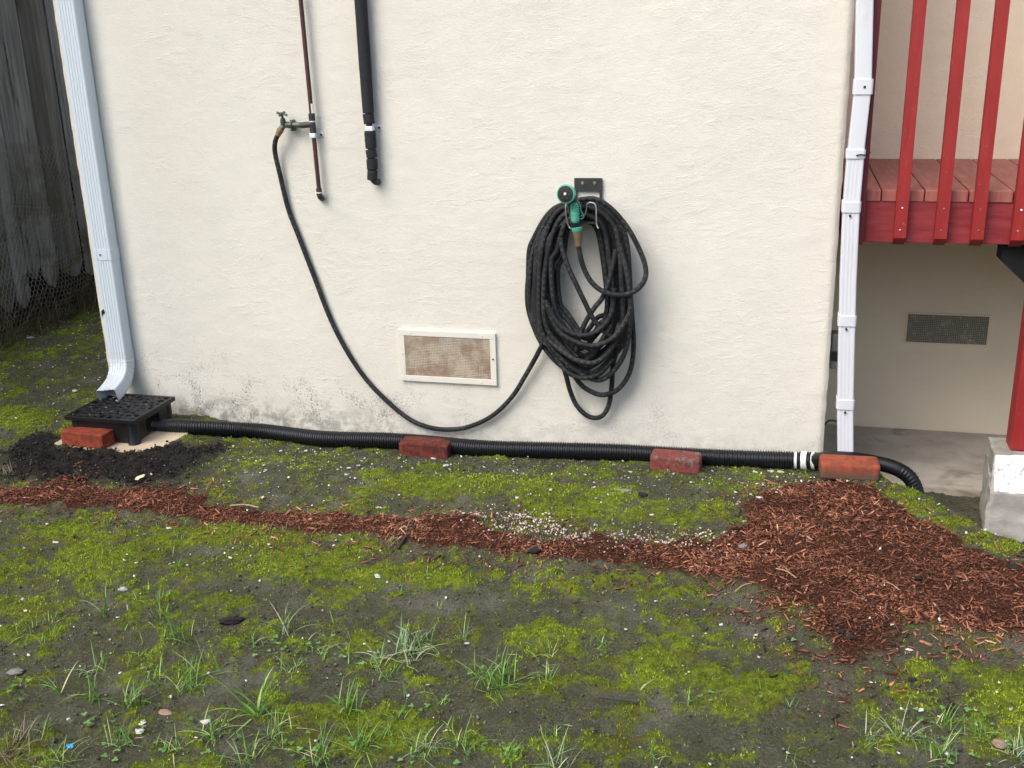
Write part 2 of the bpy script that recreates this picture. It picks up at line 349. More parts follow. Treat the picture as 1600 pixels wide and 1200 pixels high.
# vent screens
t = NT('dusty_backing', .95); n = t.noise(14, 5, .7, scale=(1, 1, 1)); c = t.mix(t.g(n, .36, .64), (.42, .31, .21), (.62, .54, .43))
zz = t.sep(2); c = t.mix(t.math('MULTIPLY', t.g(zz, .325, .37), t.g(t.noise(7, 4, .6), .35, .6)), c, (.42, .44, .45)); c = t.mix(t.g(t.noise(19, 5, .8), .60, .72), c, (.30, .15, .08)); t.col(c); M['dust'] = t.m
t = NT('dirty_wire', .8); c = t.mix(t.g(t.noise(16, 5, .7), .4, .62), (.60, .55, .45), (.40, .30, .21)); t.col(c); M['wire'] = t.m
t = NT('dark_backing', .95); c = t.mix(t.g(t.noise(22, 5, .8), .52, .7), (.15, .135, .11), (.48, .44, .35)); t.col(c); M['dark_back'] = t.m
t = NT('speckled_wire', .8); c = t.mix(t.g(t.noise(60, 5, .8), .56, .68), (.38, .35, .28), (.80, .76, .66)); t.col(c); M['wire2'] = t.m
# weathered fence
t = NT('weathered_board', .9, spec=.2); oi = t.node('ShaderNodeObjectInfo').outputs['Random']
g1 = t.noise(3.5, 6, .7, scale=(9, 9, .45), dist=.5); c = t.mix(t.g(g1, .34, .66), (.24, .25, .25), (.44, .45, .45))
c = t.mix(t.g(t.noise(2.5, 5, .7, scale=(3, 3, .5)), .55, .7), c, (.06, .055, .05)); c = t.mix(t.math('MULTIPLY', t.g(oi, .3, 1), .6), c, (.075, .07, .06))
c = t.mix(t.math('MULTIPLY', t.math('MULTIPLY', t.g(t.sep(2), 1.15, .5), t.g(t.noise(5, 4, .7), .45, .62)), .75), c, (.10, .11, .03)); t.col(c)
t.bump((t.noise(14, 5, .7, scale=(12, 12, .5)), .8, .006)); M['fence'] = t.m
# ground
t = NT('mossy_soil', .95, spec=.15)
fine = t.noise(140, 5, .8); mid = t.noise(26, 5, .7); c = t.mix(t.g(fine, .35, .65), (.038, .040, .024), (.142, .142, .098)); c = t.mix(t.g(mid, .40, .66), c, (.075, .076, .045))
c = t.mix(t.math('MULTIPLY', t.g(t.noise(5, 4, .6), .5, .72), .7), c, t.mix(t.g(t.noise(180, 5, .8), .35, .62), (.09, .085, .068), (.22, .21, .18)))
mo = t.attr('moss').outputs['Fac']; mc = t.mix(t.g(t.noise(48, 5, .8), .34, .64), (.060, .090, .010), (.22, .28, .015)); mc = t.mix(t.g(t.noise(8, 4, .6), .42, .7), mc, (.11, .105, .022))
mk = t.g(t.math('ADD', t.math('ADD', mo, t.math('MULTIPLY', t.math('SUBTRACT', t.noise(110, 6, .85), .5), 2.6)), t.math('MULTIPLY', t.math('SUBTRACT', t.noise(17, 4, .7), .5), 1.1)), .18, .85); c = t.mix(t.math('MULTIPLY', mk, .92), c, mc)
c = t.mix(t.g(t.math('ADD', t.attr('mulch').outputs['Fac'], t.math('MULTIPLY', t.math('SUBTRACT', t.noise(60, 5, .8), .5), 1.6)), .35, 1.0), c, t.mix(t.g(fine, .4, .65), (.035, .016, .010), (.12, .038, .02))); c = t.mix(t.attr('soil').outputs['Fac'], c, t.mix(t.g(fine, .4, .66), (.016, .014, .013), (.038, .034, .031)))
t.col(c); t.bump((mid, .7, .014), (fine, 1., .008)); M['ground'] = t.m
def rnd_mat(name, stops, rough=.85, spec=.2, tr=0):
    t = NT(name, rough, spec=spec); t.col(t.ramp(t.attr('rnd').outputs['Fac'], stops))
    if tr: t.b.inputs['Subsurface Weight'].default_value = 0
    return t.m
M['moss'] = rnd_mat('moss_leaves', [(0, (.060, .090, .014)), (.35, (.12, .185, .014)), (.7, (.22, .33, .018)), (1, (.36, .46, .04))])
M['mulch'] = rnd_mat('bark_chips', [(0, (.022, .011, .009)), (.22, (.10, .038, .022)), (.5, (.235, .090, .050)), (.78, (.40, .165, .095)), (.93, (.54, .27, .16)), (1, (.60, .42, .29))], .8, .3)
M['clod'] = rnd_mat('soil_crumbs', [(0, (.016, .014, .013)), (.6, (.038, .034, .031)), (1, (.065, .06, .055))], .95, .1)
M['crumb'] = rnd_mat('brown_crumbs', [(0, (.055, .05, .037)), (.6, (.11, .10, .078)), (1, (.22, .20, .17))], .95, .1)
M['chips'] = rnd_mat('white_chips', [(0, (.40, .38, .34)), (.5, (.66, .65, .62)), (1, (.82, .82, .80))], .8)
M['grit'] = rnd_mat('pale_grit', [(0, (.36, .24, .18)), (.5, (.56, .46, .38)), (1, (.74, .68, .60))], .9)
M['grass'] = rnd_mat('grass_blades', [(0, (.06, .15, .02)), (.5, (.13, .28, .04)), (.85, (.25, .42, .09)), (1, (.48, .48, .24))], .6, .35)
M['pale_grass'] = rnd_mat('pale_grass_blades', [(0, (.10, .18, .08)), (.6, (.22, .34, .16)), (1, (.50, .50, .33))], .6, .35)
M['straw'] = rnd_mat('dry_grass', [(0, (.07, .055, .035)), (1, (.30, .25, .16))], .8)
M['clover'] = rnd_mat('clover_leaves', [(0, (.05, .13, .03)), (1, (.15, .32, .09))], .6, .35)

# ------------------------------------------------------------------ ground sheet
xs = np.concatenate([np.linspace(-40, -5.2, 24)[:-1], np.arange(-5.2, 1.5, .0125), np.linspace(1.5, 40, 24)])
ys = np.concatenate([np.linspace(-40, -2.6, 20)[:-1], np.arange(-2.6, 2.2, .0125), np.linspace(2.2, 40, 20)])
X, Y = np.meshgrid(xs, ys); x_, y_ = X.ravel(), Y.ravel(); Z = height(x_, y_)
nx, ny = len(xs), len(ys); i0 = (np.arange(ny - 1)[:, None] * nx + np.arange(nx - 1)[None, :]).ravel()
mk_ = mulch_mask(x_, y_); sk_ = soil_mask(x_, y_); bk = np.where(inpoly(x_, y_, BANKP), sstep(0.06, .2, polydist(x_, y_, BANK, False)), 0)
gm = fastmesh('ground', np.stack([x_, y_, Z], 1), np.stack([i0, i0 + 1, i0 + nx + 1, i0 + nx], 1), M['ground'],
              {'moss': moss_mask(x_, y_) * (1 - sk_) * (1 - .8 * mk_) * (1 - bk), 'mulch': mk_, 'soil': sk_}, True)
tag(gm, kind='structure')
def scatter(n, x0, x1, y0, y1, prob):
    x = rng.uniform(x0, x1, n); y = rng.uniform(y0, y1, n); keep = rng.random(n) < prob(x, y); return x[keep], y[keep]
HOUSE = lambda x, y: (y > -.004) & (x > -2.88) & (x < .18)
def vis(x, y):                                # inside or near what the photograph sees
    z = -CAMZ * np.ones_like(x); dx, dy = x, y - CAMY; zc = dx * FA[0] + dy * FA[1] + z * FA[2]
    u = 800 + F * (dx * RA[0] + dy * RA[1] + z * RA[2]) / zc; v = 600 - F * (dx * UA[0] + dy * UA[1] + z * UA[2]) / zc
    return (u > -120) & (u < 1720) & (v < 1290) & (zc > 0)
BOXR = [(-2.86, -.44), (-2.36, -.39), (-2.40, -.12), (-2.81, -.08)]
# moss leaflets
x, y = scatter(420000, -5, 1.3, -2.4, 2.0, lambda x, y: moss_mask(x, y) ** 1.1 * (1 - mulch_mask(x, y)) * (1 - soil_mask(x, y)) * vis(x, y) * ~HOUSE(x, y) * ~inpoly(x, y, BOXR) * np.where(inpoly(x, y, BANKP) & (polydist(x, y, BANK, False) > .12), 0, 1) * .85)
n = len(x); z = height(x, y); V_ = []; A_ = []
for k in range(3):
    a = rng.uniform(0, 6.283, n); l = rng.uniform(.0025, .0065, n); w = rng.uniform(.0010, .0021, n); le = rng.uniform(.1, .9, n) * l
    ox = rng.normal(0, .0025, n); oy = rng.normal(0, .0025, n)
    p0 = np.stack([x + ox - np.sin(a) * w, y + oy + np.cos(a) * w, z - .001], 1); p1 = np.stack([x + ox + np.sin(a) * w, y + oy - np.cos(a) * w, z - .001], 1)
    p2 = np.stack([x + ox + np.cos(a) * le, y + oy + np.sin(a) * le, z + l], 1); V_.append(np.stack([p0, p1, p2], 1)); 
V_ = np.concatenate(V_, 0).reshape(-1, 3); pr = np.clip(fbm(x * 7, y * 7, 4, 61) * 1.3 - .42 + rng.normal(0, .16, n) + .42 * moss_mask(x, y), 0, 1); A_ = np.tile(np.repeat(pr, 3), 3)
mo_ = fastmesh('moss', V_, np.arange(len(V_)).reshape(-1, 3), M['moss'], {'rnd': A_}); tag(mo_, 'yellow green moss growing in patches over the damp soil', 'moss', kind='stuff')
# generic flat chips
def chips(name, x, y, L, Wd, T, mat, label, cat, r=None, tilt=.35, lift=.0015, bend=0, taper=.7):
    n = len(x); z = height(x, y) + lift + T; a = rng.uniform(0, 6.283, n); tp = rng.normal(0, tilt, n); rl = rng.normal(0, tilt, n)
    ax = np.stack([np.cos(a) * np.cos(tp), np.sin(a) * np.cos(tp), np.sin(tp)], 1)
    sx = np.stack([-np.sin(a), np.cos(a), np.zeros(n)], 1) * np.cos(rl)[:, None] + np.array([[0, 0, 1.]]) * np.sin(rl)[:, None]
    nz = np.cross(ax, sx); nz /= np.linalg.norm(nz, axis=1)[:, None]; c = np.stack([x, y, z + np.abs(np.sin(tp)) * L * .3], 1); vs = []
    for s1, s2, s3 in ((-1, -1, -1), (1, -1, -1), (1, 1, -1), (-1, 1, -1), (-1, -1, 1), (1, -1, 1), (1, 1, 1), (-1, 1, 1)):
        ww = Wd * .5 * (1 if s1 < 0 else rng.uniform(taper * .5, 1, n)); ll = L * .5 * rng.uniform(.75, 1, n)
        vs.append(c + ax * (s1 * ll)[:, None] + sx * (s2 * ww)[:, None] + nz * (s3 * T * .5 * rng.uniform(.6, 1.2, n))[:, None])
    V_ = np.stack(vs, 1).reshape(-1, 3); q = np.array([[0, 3, 2, 1], [4, 5, 6, 7], [0, 1, 5, 4], [1, 2, 6, 5], [2, 3, 7, 6], [3, 0, 4, 7]])
    Fq = (np.arange(n)[:, None, None] * 8 + q[None]).reshape(-1, 4); r = rng.random(n) if r is None else r
    o = fastmesh(name, V_, Fq, mat, {'rnd': np.repeat(np.clip(r, 0, 1), 8)}); tag(o, label, cat, kind='stuff'); return o
# bark mulch
mfz = lambda x, y: np.clip(mulch_mask(x, y) * sstep(0, .14, polydist(x, y, MULCH) + (fbm(x * 12, y * 12, 3, 73) - .45) * .12) * (.22 + .9 * sstep(.38, .62, fbm(x * 7, y * 7, 4, 71))) + .11 * sstep(.13, .0, polydist(x, y, MULCH)) + (.04 + .16 * sstep(-.6, -.2, x) * sstep(-.8, -1., y)) * sstep(.32, .0, polydist(x, y, MULCH)) ** 1.5 * sstep(.42, .60, fbm(x * 7, y * 7, 3, 77)), 0, 1)
x, y = scatter(230000, -4.2, 1.3, -1.9, .05, lambda x, y: mfz(x, y) * vis(x, y)); n = len(x)
big = rng.random(n) ** 3.2; r = np.clip(rng.beta(1.7, 2.1, n) + (fbm(x * 5, y * 5, 4, 81) - .5) * .8, 0, 1)
chips('bark_mulch', x, y, .005 + .032 * big ** 1.3, .0010 + .0060 * big * rng.random(n) + .0012 * rng.random(n), .0008 + .0018 * big, M['mulch'], 'red brown shredded bark mulch laid in a long strip and a wide heap', 'mulch', r, .30)
x, y = scatter(520000, -4.2, 1.3, -1.9, .05, lambda x, y: mulch_mask(x, y) * vis(x, y) * .8 * sstep(0, .05 + .22 * sstep(-.85, -1.15, y), polydist(x, y, MULCH) + (fbm(x * 11, y * 11, 3, 75) - .45) * .14 * sstep(-.7, -1., y))); n = len(x); big = rng.random(n) ** 2
chips('bark_fines', x, y, .003 + .009 * big, .0007 + .0018 * rng.random(n) * big, .0006 + .0006 * big, M['mulch'], 'fine red brown bark fibres filling the strip between larger chips', 'mulch', np.clip(rng.beta(1.7, 2.6, n) + (fbm(x * 5, y * 5, 4, 85) - .5) * .6, 0, 1), .3, .003)
# crumbs of soil
x, y = scatter(90000, -4.8, 1.3, -2.4, 1.6, lambda x, y: (1 - moss_mask(x, y)) * (1 - mulch_mask(x, y)) * (1 - soil_mask(x, y)) * vis(x, y) * ~HOUSE(x, y) * ~inpoly(x, y, BOXR) * .55); n = len(x); s = .001 + .0045 * rng.random(n) ** 5
chips('soil_crumbs', x, y, s * 1.6, s * 1.2, s, M['crumb'], 'small brown crumbs of soil lying between the moss patches', 'soil', None, .6, 0)
x, y = scatter(40000, -3.4, -2.0, -.9, .2, lambda x, y: soil_mask(x, y) * vis(x, y) * ~HOUSE(x, y) * ~inpoly(x, y, PLY)); n = len(x); s = .0008 + .0065 * rng.random(n) ** 14
chips('loose_soil', x, y, s * 1.5, s * 1.25, s, M['clod'], 'loose black soil dug up around the drain box', 'soil', None, .7, -.001)
# white flecks
def wf(x, y):
    d = (.045 + .12 * sstep(-1.2, -.6, y)) + .10 * sstep(.5, .62, fbm(x * 4, y * 4, 3, 91))
    near = .75 * sstep(-.70, -.30, y) * sstep(.30, .18, np.abs(y + .36)) * (.2 + .5 * sstep(.46, .6, fbm(x * 5, y * 9, 3, 95))) * (x > -2.35) * (x < .2)
    br = sstep(.20, .0, np.hypot((x - .30), (y + 1.17))) * .6
    return (d + near + br) * (1 - .82 * mulch_mask(x, y)) * (1 - .9 * soil_mask(x, y)) * vis(x, y) * ~HOUSE(x, y) * ~inpoly(x, y, BOXR) * ~(inpoly(x, y, BANKP) & (polydist(x, y, BANK, False) > .1))
x, y = scatter(80000, -4.8, 1.3, -2.4, 1.6, wf); n = len(x); s = .0010 + .0070 * rng.random(n) ** 8
chips('paint_flecks', x, y, s * 1.5, s * 1.1, .0008 + s * .2, M['chips'], 'tiny white flecks of paint and shell strewn over the ground', 'flecks', None, .3, .003)
GR = G([(735, 812), (790, 806), (860, 822), (905, 845), (1000, 836), (1060, 842), (1120, 850), (1110, 862), (980, 858), (880, 856), (800, 838)])
x, y = scatter(40000, -1.6, .2, -1.1, -.4, lambda x, y: np.where(inpoly(x, y, GR), .10 + .6 * sstep(.42, .64, fbm(x * 14, y * 14, 3, 97)), .12 * sstep(.10, 0, polydist(x, y, GR)))); n = len(x); s = .0012 + .0042 * rng.random(n) ** 2.5
chips('pale_grit', x, y, s * 1.4, s * 1.1, s * .8, M['grit'], 'pale pinkish grit spilled along the top edge of the mulch strip', 'grit', None, .5, .008)

# ------------------------------------------------------------------ house
house = thing('house', (-1.35, 0, -.3), 'cream stucco house behind the garden hose, with a beige wall set back behind the deck', 'house')
x0, x1, zb, zt = -2.876, .172, -.32, 4.6
gx = np.arange(x0, x1 + .001, (x1 - x0) / 300); gz = np.concatenate([np.arange(zb, 1.75, .0105), np.linspace(1.75, zt, 12)])
XX, ZZ = np.meshgrid(gx, gz); n1, n2 = len(gx), len(gz)
YY = -(fbm(XX * 22, ZZ * 30, 3, 103) - .5) * .0022 - (fbm(XX * 2, ZZ * 2, 3, 107) - .5) * .006
ed = np.minimum(XX - x0, x1 - XX); YY += .012 * sstep(.016, 0, ed); 
XX2 = XX + np.where(ed < .012, (vn(ZZ * 25, ZZ * 0, 5) - .5) * .005, 0)
i0 = (np.arange(n2 - 1)[:, None] * n1 + np.arange(n1 - 1)[None, :]).ravel()
hl = np.array(house.location)
fw = fastmesh('wall', np.stack([XX2.ravel(), YY.ravel(), ZZ.ravel()], 1) - hl, np.stack([i0, i0 + 1, i0 + n1 + 1, i0 + n1], 1), M['stucco'], None, True); fw.parent = house
b = MB(); b.box(x0 + .001, x1 - .001, .0125, 7, zb, zt); b.build('side_wall', M['stucco'], house)
b = MB(); b.box(x1 + .002, 4.2, .95, 7, -.4, zt); b.build('back_wall', M['stucco_back'], house)
def vent(xa, xb, za, zc, Y, fr, mback, mwire, name_label, framed):
    f = MB(); d = .010
    def ring(o, i, y0, y1):
        f.box(xa - o, xb + o, y0, y1, zc + i, zc + o, .002); f.box(xa - o, xb + o, y0, y1, za - o, za - i, .002)
        f.box(xa - o, xa - i, y0 + .0006, y1, za - i, zc + i, .002); f.box(xb + i, xb + o, y0 + .0006, y1, za - i, zc + i, .002)
    ring(fr, 0, Y - d, Y + .006)
    v = f.build('vent', M['frame'] if framed else M['stucco_back'], house); v['label'] = name_label
    s = MB(); s.box(xa, xb, Y - .0042, Y + .002, za, zc); s.build('backing', mback, v)
    w = MB(); p = .0066 if framed else .0075; rr = .00085 if framed else .001; k = int((xb - xa) / p)
    for i in range(1, k): xx = xa + (xb - xa) * i / k; w.box(xx - rr, xx + rr, Y - .0072, Y - .0056, za, zc)
    k = int((zc - za) / p)
    for i in range(1, k): zz = za + (zc - za) * i / k; w.box(xa, xb, Y - .0086, Y - .0070, zz - rr, zz + rr)
    w.build('screen', mwire, v)
    if framed:
        q = MB()
        for sx, sz in ((xa + .03, zc + .012), (xb - .03, zc + .012), (xb + .012, .295), (xa - .012, .30), (xb - .04, za - .012), (xa + .02, za - .012)):
            q = MB(); q.box(sx - .003, sx + .003, Y - .0125, Y - .009, sz - .003, sz + .003, .001); q.build('screw', M['screw'] if sx == xb + .012 else M['frame'], v)
vent(-1.468, -1.112, .209, .376, -.004, .024, M['dust'], M['wire'], 'cream framed wall vent with a dusty brown wire screen', True)
vent(.532, .862, .172, .298, .95, .006, M['dark_back'], M['wire2'], 'dark wire screened vent in the beige wall under the deck', False)
# slab under the deck
sl = MB(); sl.box(.174, 3.6, .30, .95, -.33, -.238, .012); tag(sl.build('concrete_slab', M['slab']), kind='structure')

# ------------------------------------------------------------------ fence
FX = -4.16
fe = thing('fence', (FX, 1.5, 0), 'tall weathered grey board fence along the dark side yard', 'fence')
yy = .15; k = 0
while yy < 4.6:
    w = random.uniform(.115, .15); zt_ = 2.1 + random.uniform(-.03, .03); zb_ = random.uniform(.10, .32) if yy < 2.3 else .05; off = random.uniform(-.016, .016)
    b = MB(); xl, xr = yy + .005, yy + w - .005; q = random.uniform(.0, .06)
    pr = [(xl, zt_), (xl, zb_ + q), (xl + w * .3, zb_ - .01), (xr - w * .35, zb_ - random.uniform(0, .05)), (xr, zb_ + random.uniform(0, .09)), (xr, zt_)]
    vv = [(FX + off + d, a, z) for d in (0, -.018) for a, z in pr]
    b.add(vv, [tuple(range(6)), tuple(range(11, 5, -1))] + [(i, (i + 1) % 6, 6 + (i + 1) % 6, 6 + i) for i in range(6)]); b.build('board', M['fence'], fe); yy += w; k += 1
b = MB()
for z in (.55, 1.75): b.box(FX - .075, FX - .035, .1, 4.7, z - .045, z + .045)
b.build('rail', M['fence'], fe)
b = MB(); b.box(FX - .10, FX - .078, .1, 4.7, -.1, .75, 0); b.build('shade_backing', M['shade_black'], fe)  # added black sheet standing for the shade behind the board ends
# chicken wire against the fence
cw = MB(); hexs = .034; rows = int(1.15 / (hexs * .75)); cols = int(2.3 / (hexs * .9))
def cwp(u, v):
    zt2 = 1.02 + .06 * math.sin(u * 2.3 + .5) - .05 * u; z = v * zt2 / 1.0; sag = .05 * math.exp(-((v - .12) / .16) ** 2)
    return (FX + .022 + sag + .012 * math.sin(u * 7 + v * 5) + .008 * math.sin(v * 19 + u * 3), .35 + u, z + .01 * math.sin(u * 11))
for r_ in range(rows):
    for c_ in range(cols):
        u = c_ * hexs * .9 + (r_ % 2) * hexs * .45; v = r_ * hexs * .75 / 1.0
        if v > 1.0: continue
        a_ = cwp(u, v); b_ = cwp(u, v + hexs * .42); l_ = cwp(u - hexs * .45, v + hexs * .75); r2 = cwp(u + hexs * .45, v + hexs * .75)
        for q in ((a_, b_), (b_, l_), (b_, r2)): cw.tube(q, .0013, 3, False)
cw.tube([cwp(u * .05, 1.0) for u in range(44)], .0016, 4); cw.tube([cwp(u * .05, .66) for u in range(44)], .0013, 4)
tag(cw.build('chicken_wire', M['steel_dark'] if 'steel_dark' in M else simple('rusty_wire', (.30, .29, .27), .6, .1)), 'sagging hexagonal chicken wire hung in front of the fence boards', 'wire mesh')

nb = thing('shade_wall', (-7.5, 3, 0), 'plain unseen wall added behind the weathered fence to shade the side yard', 'house')  # added out of view to darken the side yard and fence
b = MB(); b.box(-9, -4.9, -2.2, 9, -.2, 6.5); b.build('wall', simple('shade_wall_grey', (.22, .21, .19), .8), nb)
bf = thing('fence', (0, -6.4, 0), 'unseen board fence added across the yard to block low light', 'fence')  # added behind the camera to cut horizon light under the deck
for i in range(60):
    b = MB(); b.box(-5.4 + i * .18, -5.4 + i * .18 + .172, -6.42, -6.40, -.15, 1.5 + random.uniform(-.02, .02)); b.build('board', M['fence'], bf)

# ------------------------------------------------------------------ grass
def blades(specs):
    """specs: rows of (x, y, z, azimuth, length, lean, width, droop, rnd)"""
    sp = np.array(specs); n = len(sp); K = 6; x, y, z, a, L, le, w, dr, r = sp.T; vs = []
    for k in range(K + 1):
        t = k / K; ang = le + dr * t; 
        if k == 0: px_, pz_ = np.zeros(n), np.zeros(n)
        else: px_ = px_ + np.sin(ang) * L / K; pz_ = pz_ + np.cos(ang) * L / K
        ww = w * (1 - t ** 1.8) * (.65 + .7 * min(t * 3, 1)) + .0002; cx = x + np.cos(a) * px_; cy = y + np.sin(a) * px_; cz = z + np.maximum(pz_, .002)
        vs.append(np.stack([cx - np.sin(a) * ww, cy + np.cos(a) * ww, cz], 1)); vs.append(np.stack([cx, cy, cz - ww * .5], 1)); vs.append(np.stack([cx + np.sin(a) * ww, cy - np.cos(a) * ww, cz], 1))
    V_ = np.stack(vs, 1).reshape(-1, 3); m_ = (K + 1) * 3; q = []
    for k in range(K):
        for j in (0, 1): q.append([k * 3 + j, k * 3 + j + 1, k * 3 + j + 4, k * 3 + j + 3])
    return V_, (np.arange(n)[:, None, None] * m_ + np.array(q)[None]).reshape(-1, 4), np.repeat(np.clip(r, 0, 1), m_)
def tuft(px, py, hpx, nb, spread, w, mat, label=None, low=0., bias=None, name='grass_tuft', rad=.012):
    p = gpt(px, py, -.002); d = np.linalg.norm(p - np.array([0, CAMY, CAMZ])); Hh = hpx * d / F; sp = []
    for i in range(nb):
        a = random.uniform(0, 6.283) if bias is None or random.random() < .5 else random.gauss(bias, .6)
        L = Hh * random.uniform(.45, 1.25); le = abs(random.gauss(low, spread)); 
        sp.append((random.gauss(0, rad), random.gauss(0, rad), 0, a, L, min(le, 1.45), w * random.uniform(.6, 1.2), random.uniform(.1, 1.5), random.random() ** 1.3 if random.random() > .06 else 1))
    V_, F_, A = blades(sp); o = fastmesh(name, V_, F_, mat, {'rnd': A}); o.location = Vector([float(v) for v in p])
    tag(o, label or 'small sparse tuft of thin green grass in the mossy foreground', 'grass tuft', 'grass tufts in the mossy ground'); return o
Gm, Pm = M['grass'], M['pale_grass']
tuft(165, 966, 48, 14, .22, .0011, Gm, 'upright narrow grass tuft left of the mulch, above all other tufts on the left', rad=.006)
tuft(250, 935, 26, 12, .4, .0009, Gm, 'short fine grass tuft just above the black soil clod, left of centre')
tuft(288, 1004, 52, 18, .45, .0012, Gm, 'open V shaped grass tuft just left of the black soil clod', rad=.012)
tuft(300, 1072, 52, 80, .6, .0009, Gm, 'dense bushy bright green grass tuft below the black soil clod', rad=.026)
tuft(402, 1120, 74, 16, .55, .0026, Gm, 'tall broad bladed grass plant with wide curling leaves near the lower left', rad=.006)
tuft(450, 990, 55, 22, .38, .0011, Pm, 'pale upright grass tuft between the black soil clod and the wide rosette', rad=.008)
tuft(640, 1018, 46, 110, .95, .0015, Pm, 'wide flat rosette of grey green grass left of centre foreground', .55, rad=.035)
tuft(590, 1044, 32, 24, .85, .0009, Gm, 'flat star shaped grass tuft directly below the wide rosette', .5)
tuft(776, 1066, 50, 90, .6, .0010, Gm, 'thick bushy grass clump in the middle of the foreground', rad=.028)
tuft(850, 1022, 30, 60, .85, .0010, Gm, 'low bright green grass patch on the yellow moss right of centre', .3, rad=.025)
tuft(725, 1002, 40, 8, .35, .0010, Pm, 'thin few bladed grass sprout beside a white chip right of the rosette', rad=.004)
tuft(200, 1106, 52, 26, .45, .0013, Gm, 'spiky grass tuft above the blue scrap on the lower left', rad=.012)
tuft(95, 1085, 42, 8, .3, .0016, Gm, 'two leaved green sprout near the left edge of the photo', rad=.005)
tuft(138, 1050, 38, 16, .7, .0011, Pm, 'straggly tuft with a long dry stalk near the left edge', .3)
tuft(505, 1018, 30, 60, .95, .0010, Gm, 'low spreading green grass mat joining the pale tuft and the rosette', .4, rad=.045)
tuft(545, 1112, 48, 20, .35, .0020, Gm, 'upright bluish green blades rising from the yellow moss at bottom centre left', rad=.010)
tuft(1255, 738, 22, 9, .55, .0016, Gm, 'small sprout growing under the white taped joint of the black drain pipe', rad=.004)
tuft(1480, 1135, 34, 36, .6, .0009, Gm, 'small grass tuft at the edge of the bright moss in the lower right', rad=.014)
tuft(1000, 1080, 50, 5, .5, .0008, Pm, 'single thin bent grass sprout standing over the thin black strip', rad=.003)
TL = ['small dark tuft at the left photo edge below the slate chip', 'fine tuft left of the bushy bright tuft, above the spiky one', 'short tuft at the left edge above the bottom corner straw', 'low tuft between the two leaved sprout and the spiky tuft', 'thin tuft just above the tall broad bladed plant', 'tuft in the gap below the broad bladed plant, near the bottom edge', 'tuft left of the broad bladed plant above the clover, near the bottom', 'tuft below the upright bluish blades in the yellow moss', 'lower right neighbour of the tuft below the bluish blades', 'thin tuft on bare soil right of the yellow moss at bottom centre', 'thin sprout right of the black strip', 'middle one of the tufts along the bottom right edge', 'small tuft left of the middle tuft near the bottom right', 'low tuft beside the pinkish brown stone at the lower right', 'bright dense tuft in the lower right corner of the photo', 'tiny tuft on the bright moss patch at the bottom right of centre', 'tuft below the spiky tuft, right of the blue scrap', 'tuft cut by the bottom edge below the yellow moss', 'tuft at the bottom edge right of centre, left of the moss patch', 'small tuft at the bottom edge left of the lower right moss', 'tiny tuft right of the upright bluish blades', 'tiny tuft on bare soil right of the low bright patch', 'small tuft right of the thick bushy clump', 'tuft at the bottom edge below the blue scrap', 'small tuft just right of the blue scrap', 'tuft at the bottom edge below the broad bladed plant', 'tuft at the bottom edge below the bright moss patch', 'tuft at the bottom edge below the lower right tufts', 'tiny tuft at the bottom edge right of centre', 'tiny tuft directly below the flat star shaped tuft', 'tiny tuft right of and below the star shaped tuft', 'fine tuft between the short fine tuft and the V shaped tuft', 'small tuft right of the black soil clod']
for kk, (px, py, h, nb) in enumerate([(35, 990, 30, 7), (245, 1060, 34, 14), (60, 1150, 30, 10), (140, 1090, 40, 12), (455, 1046, 28, 12), (430, 1150, 50, 20), (335, 1150, 40, 22), (565, 1170, 40, 24),
                     (662, 1172, 36, 26), (720, 1162, 40, 14), (1080, 1100, 40, 6), (1412, 1155, 46, 18), (1360, 1158, 36, 16), (1530, 1150, 28, 18), (1590, 1182, 34, 30), (870, 1150, 20, 10),
                     (270, 1170, 34, 16), (500, 1185, 40, 22), (800, 1190, 30, 12), (1250, 1190, 30, 8), (620, 1120, 24, 12), (940, 1010, 20, 10), (850, 1060, 24, 14), (100, 1195, 40, 20),
                     (190, 1165, 30, 12), (390, 1185, 40, 16), (870, 1200, 44, 14), (1470, 1190, 40, 20), (1010, 1190, 24, 9), (605, 1060, 24, 10), (680, 1100, 24, 8), (250, 965, 24, 10), (400, 1010, 26, 12)]):
    tuft(px, py, h * 1.15, nb * 2, .7, .00075, Gm if random.random() < .75 else Pm, TL[kk], rad=.014)
# grass edging the mulch strip and fine sprigs (uncountable)
sp = []
x, y = scatter(9000, -4.2, 1.0, -2.3, -.6, lambda x, y: (.18 * moss_mask(x, y) + .10) * (1 - mulch_mask(x, y)) * vis(x, y) * sstep(-.9, -1.5, y) * sstep(.5, .62, fbm(x * 3, y * 3, 3, 121)) )
z = height(x, y)
for i in range(len(x)):
    for j in range(4): sp.append((x[i] + random.gauss(0, .006), y[i] + random.gauss(0, .006), z[i], random.uniform(0, 6.28), random.uniform(.012, .04), abs(random.gauss(.2, .5)), .0007, random.uniform(.1, .8), random.random()))
V_, F_, A = blades(sp); tag(fastmesh('fine_grass', V_, F_, Gm, {'rnd': A}), 'fine short grass sprigs scattered through the moss', 'grass', kind='stuff')
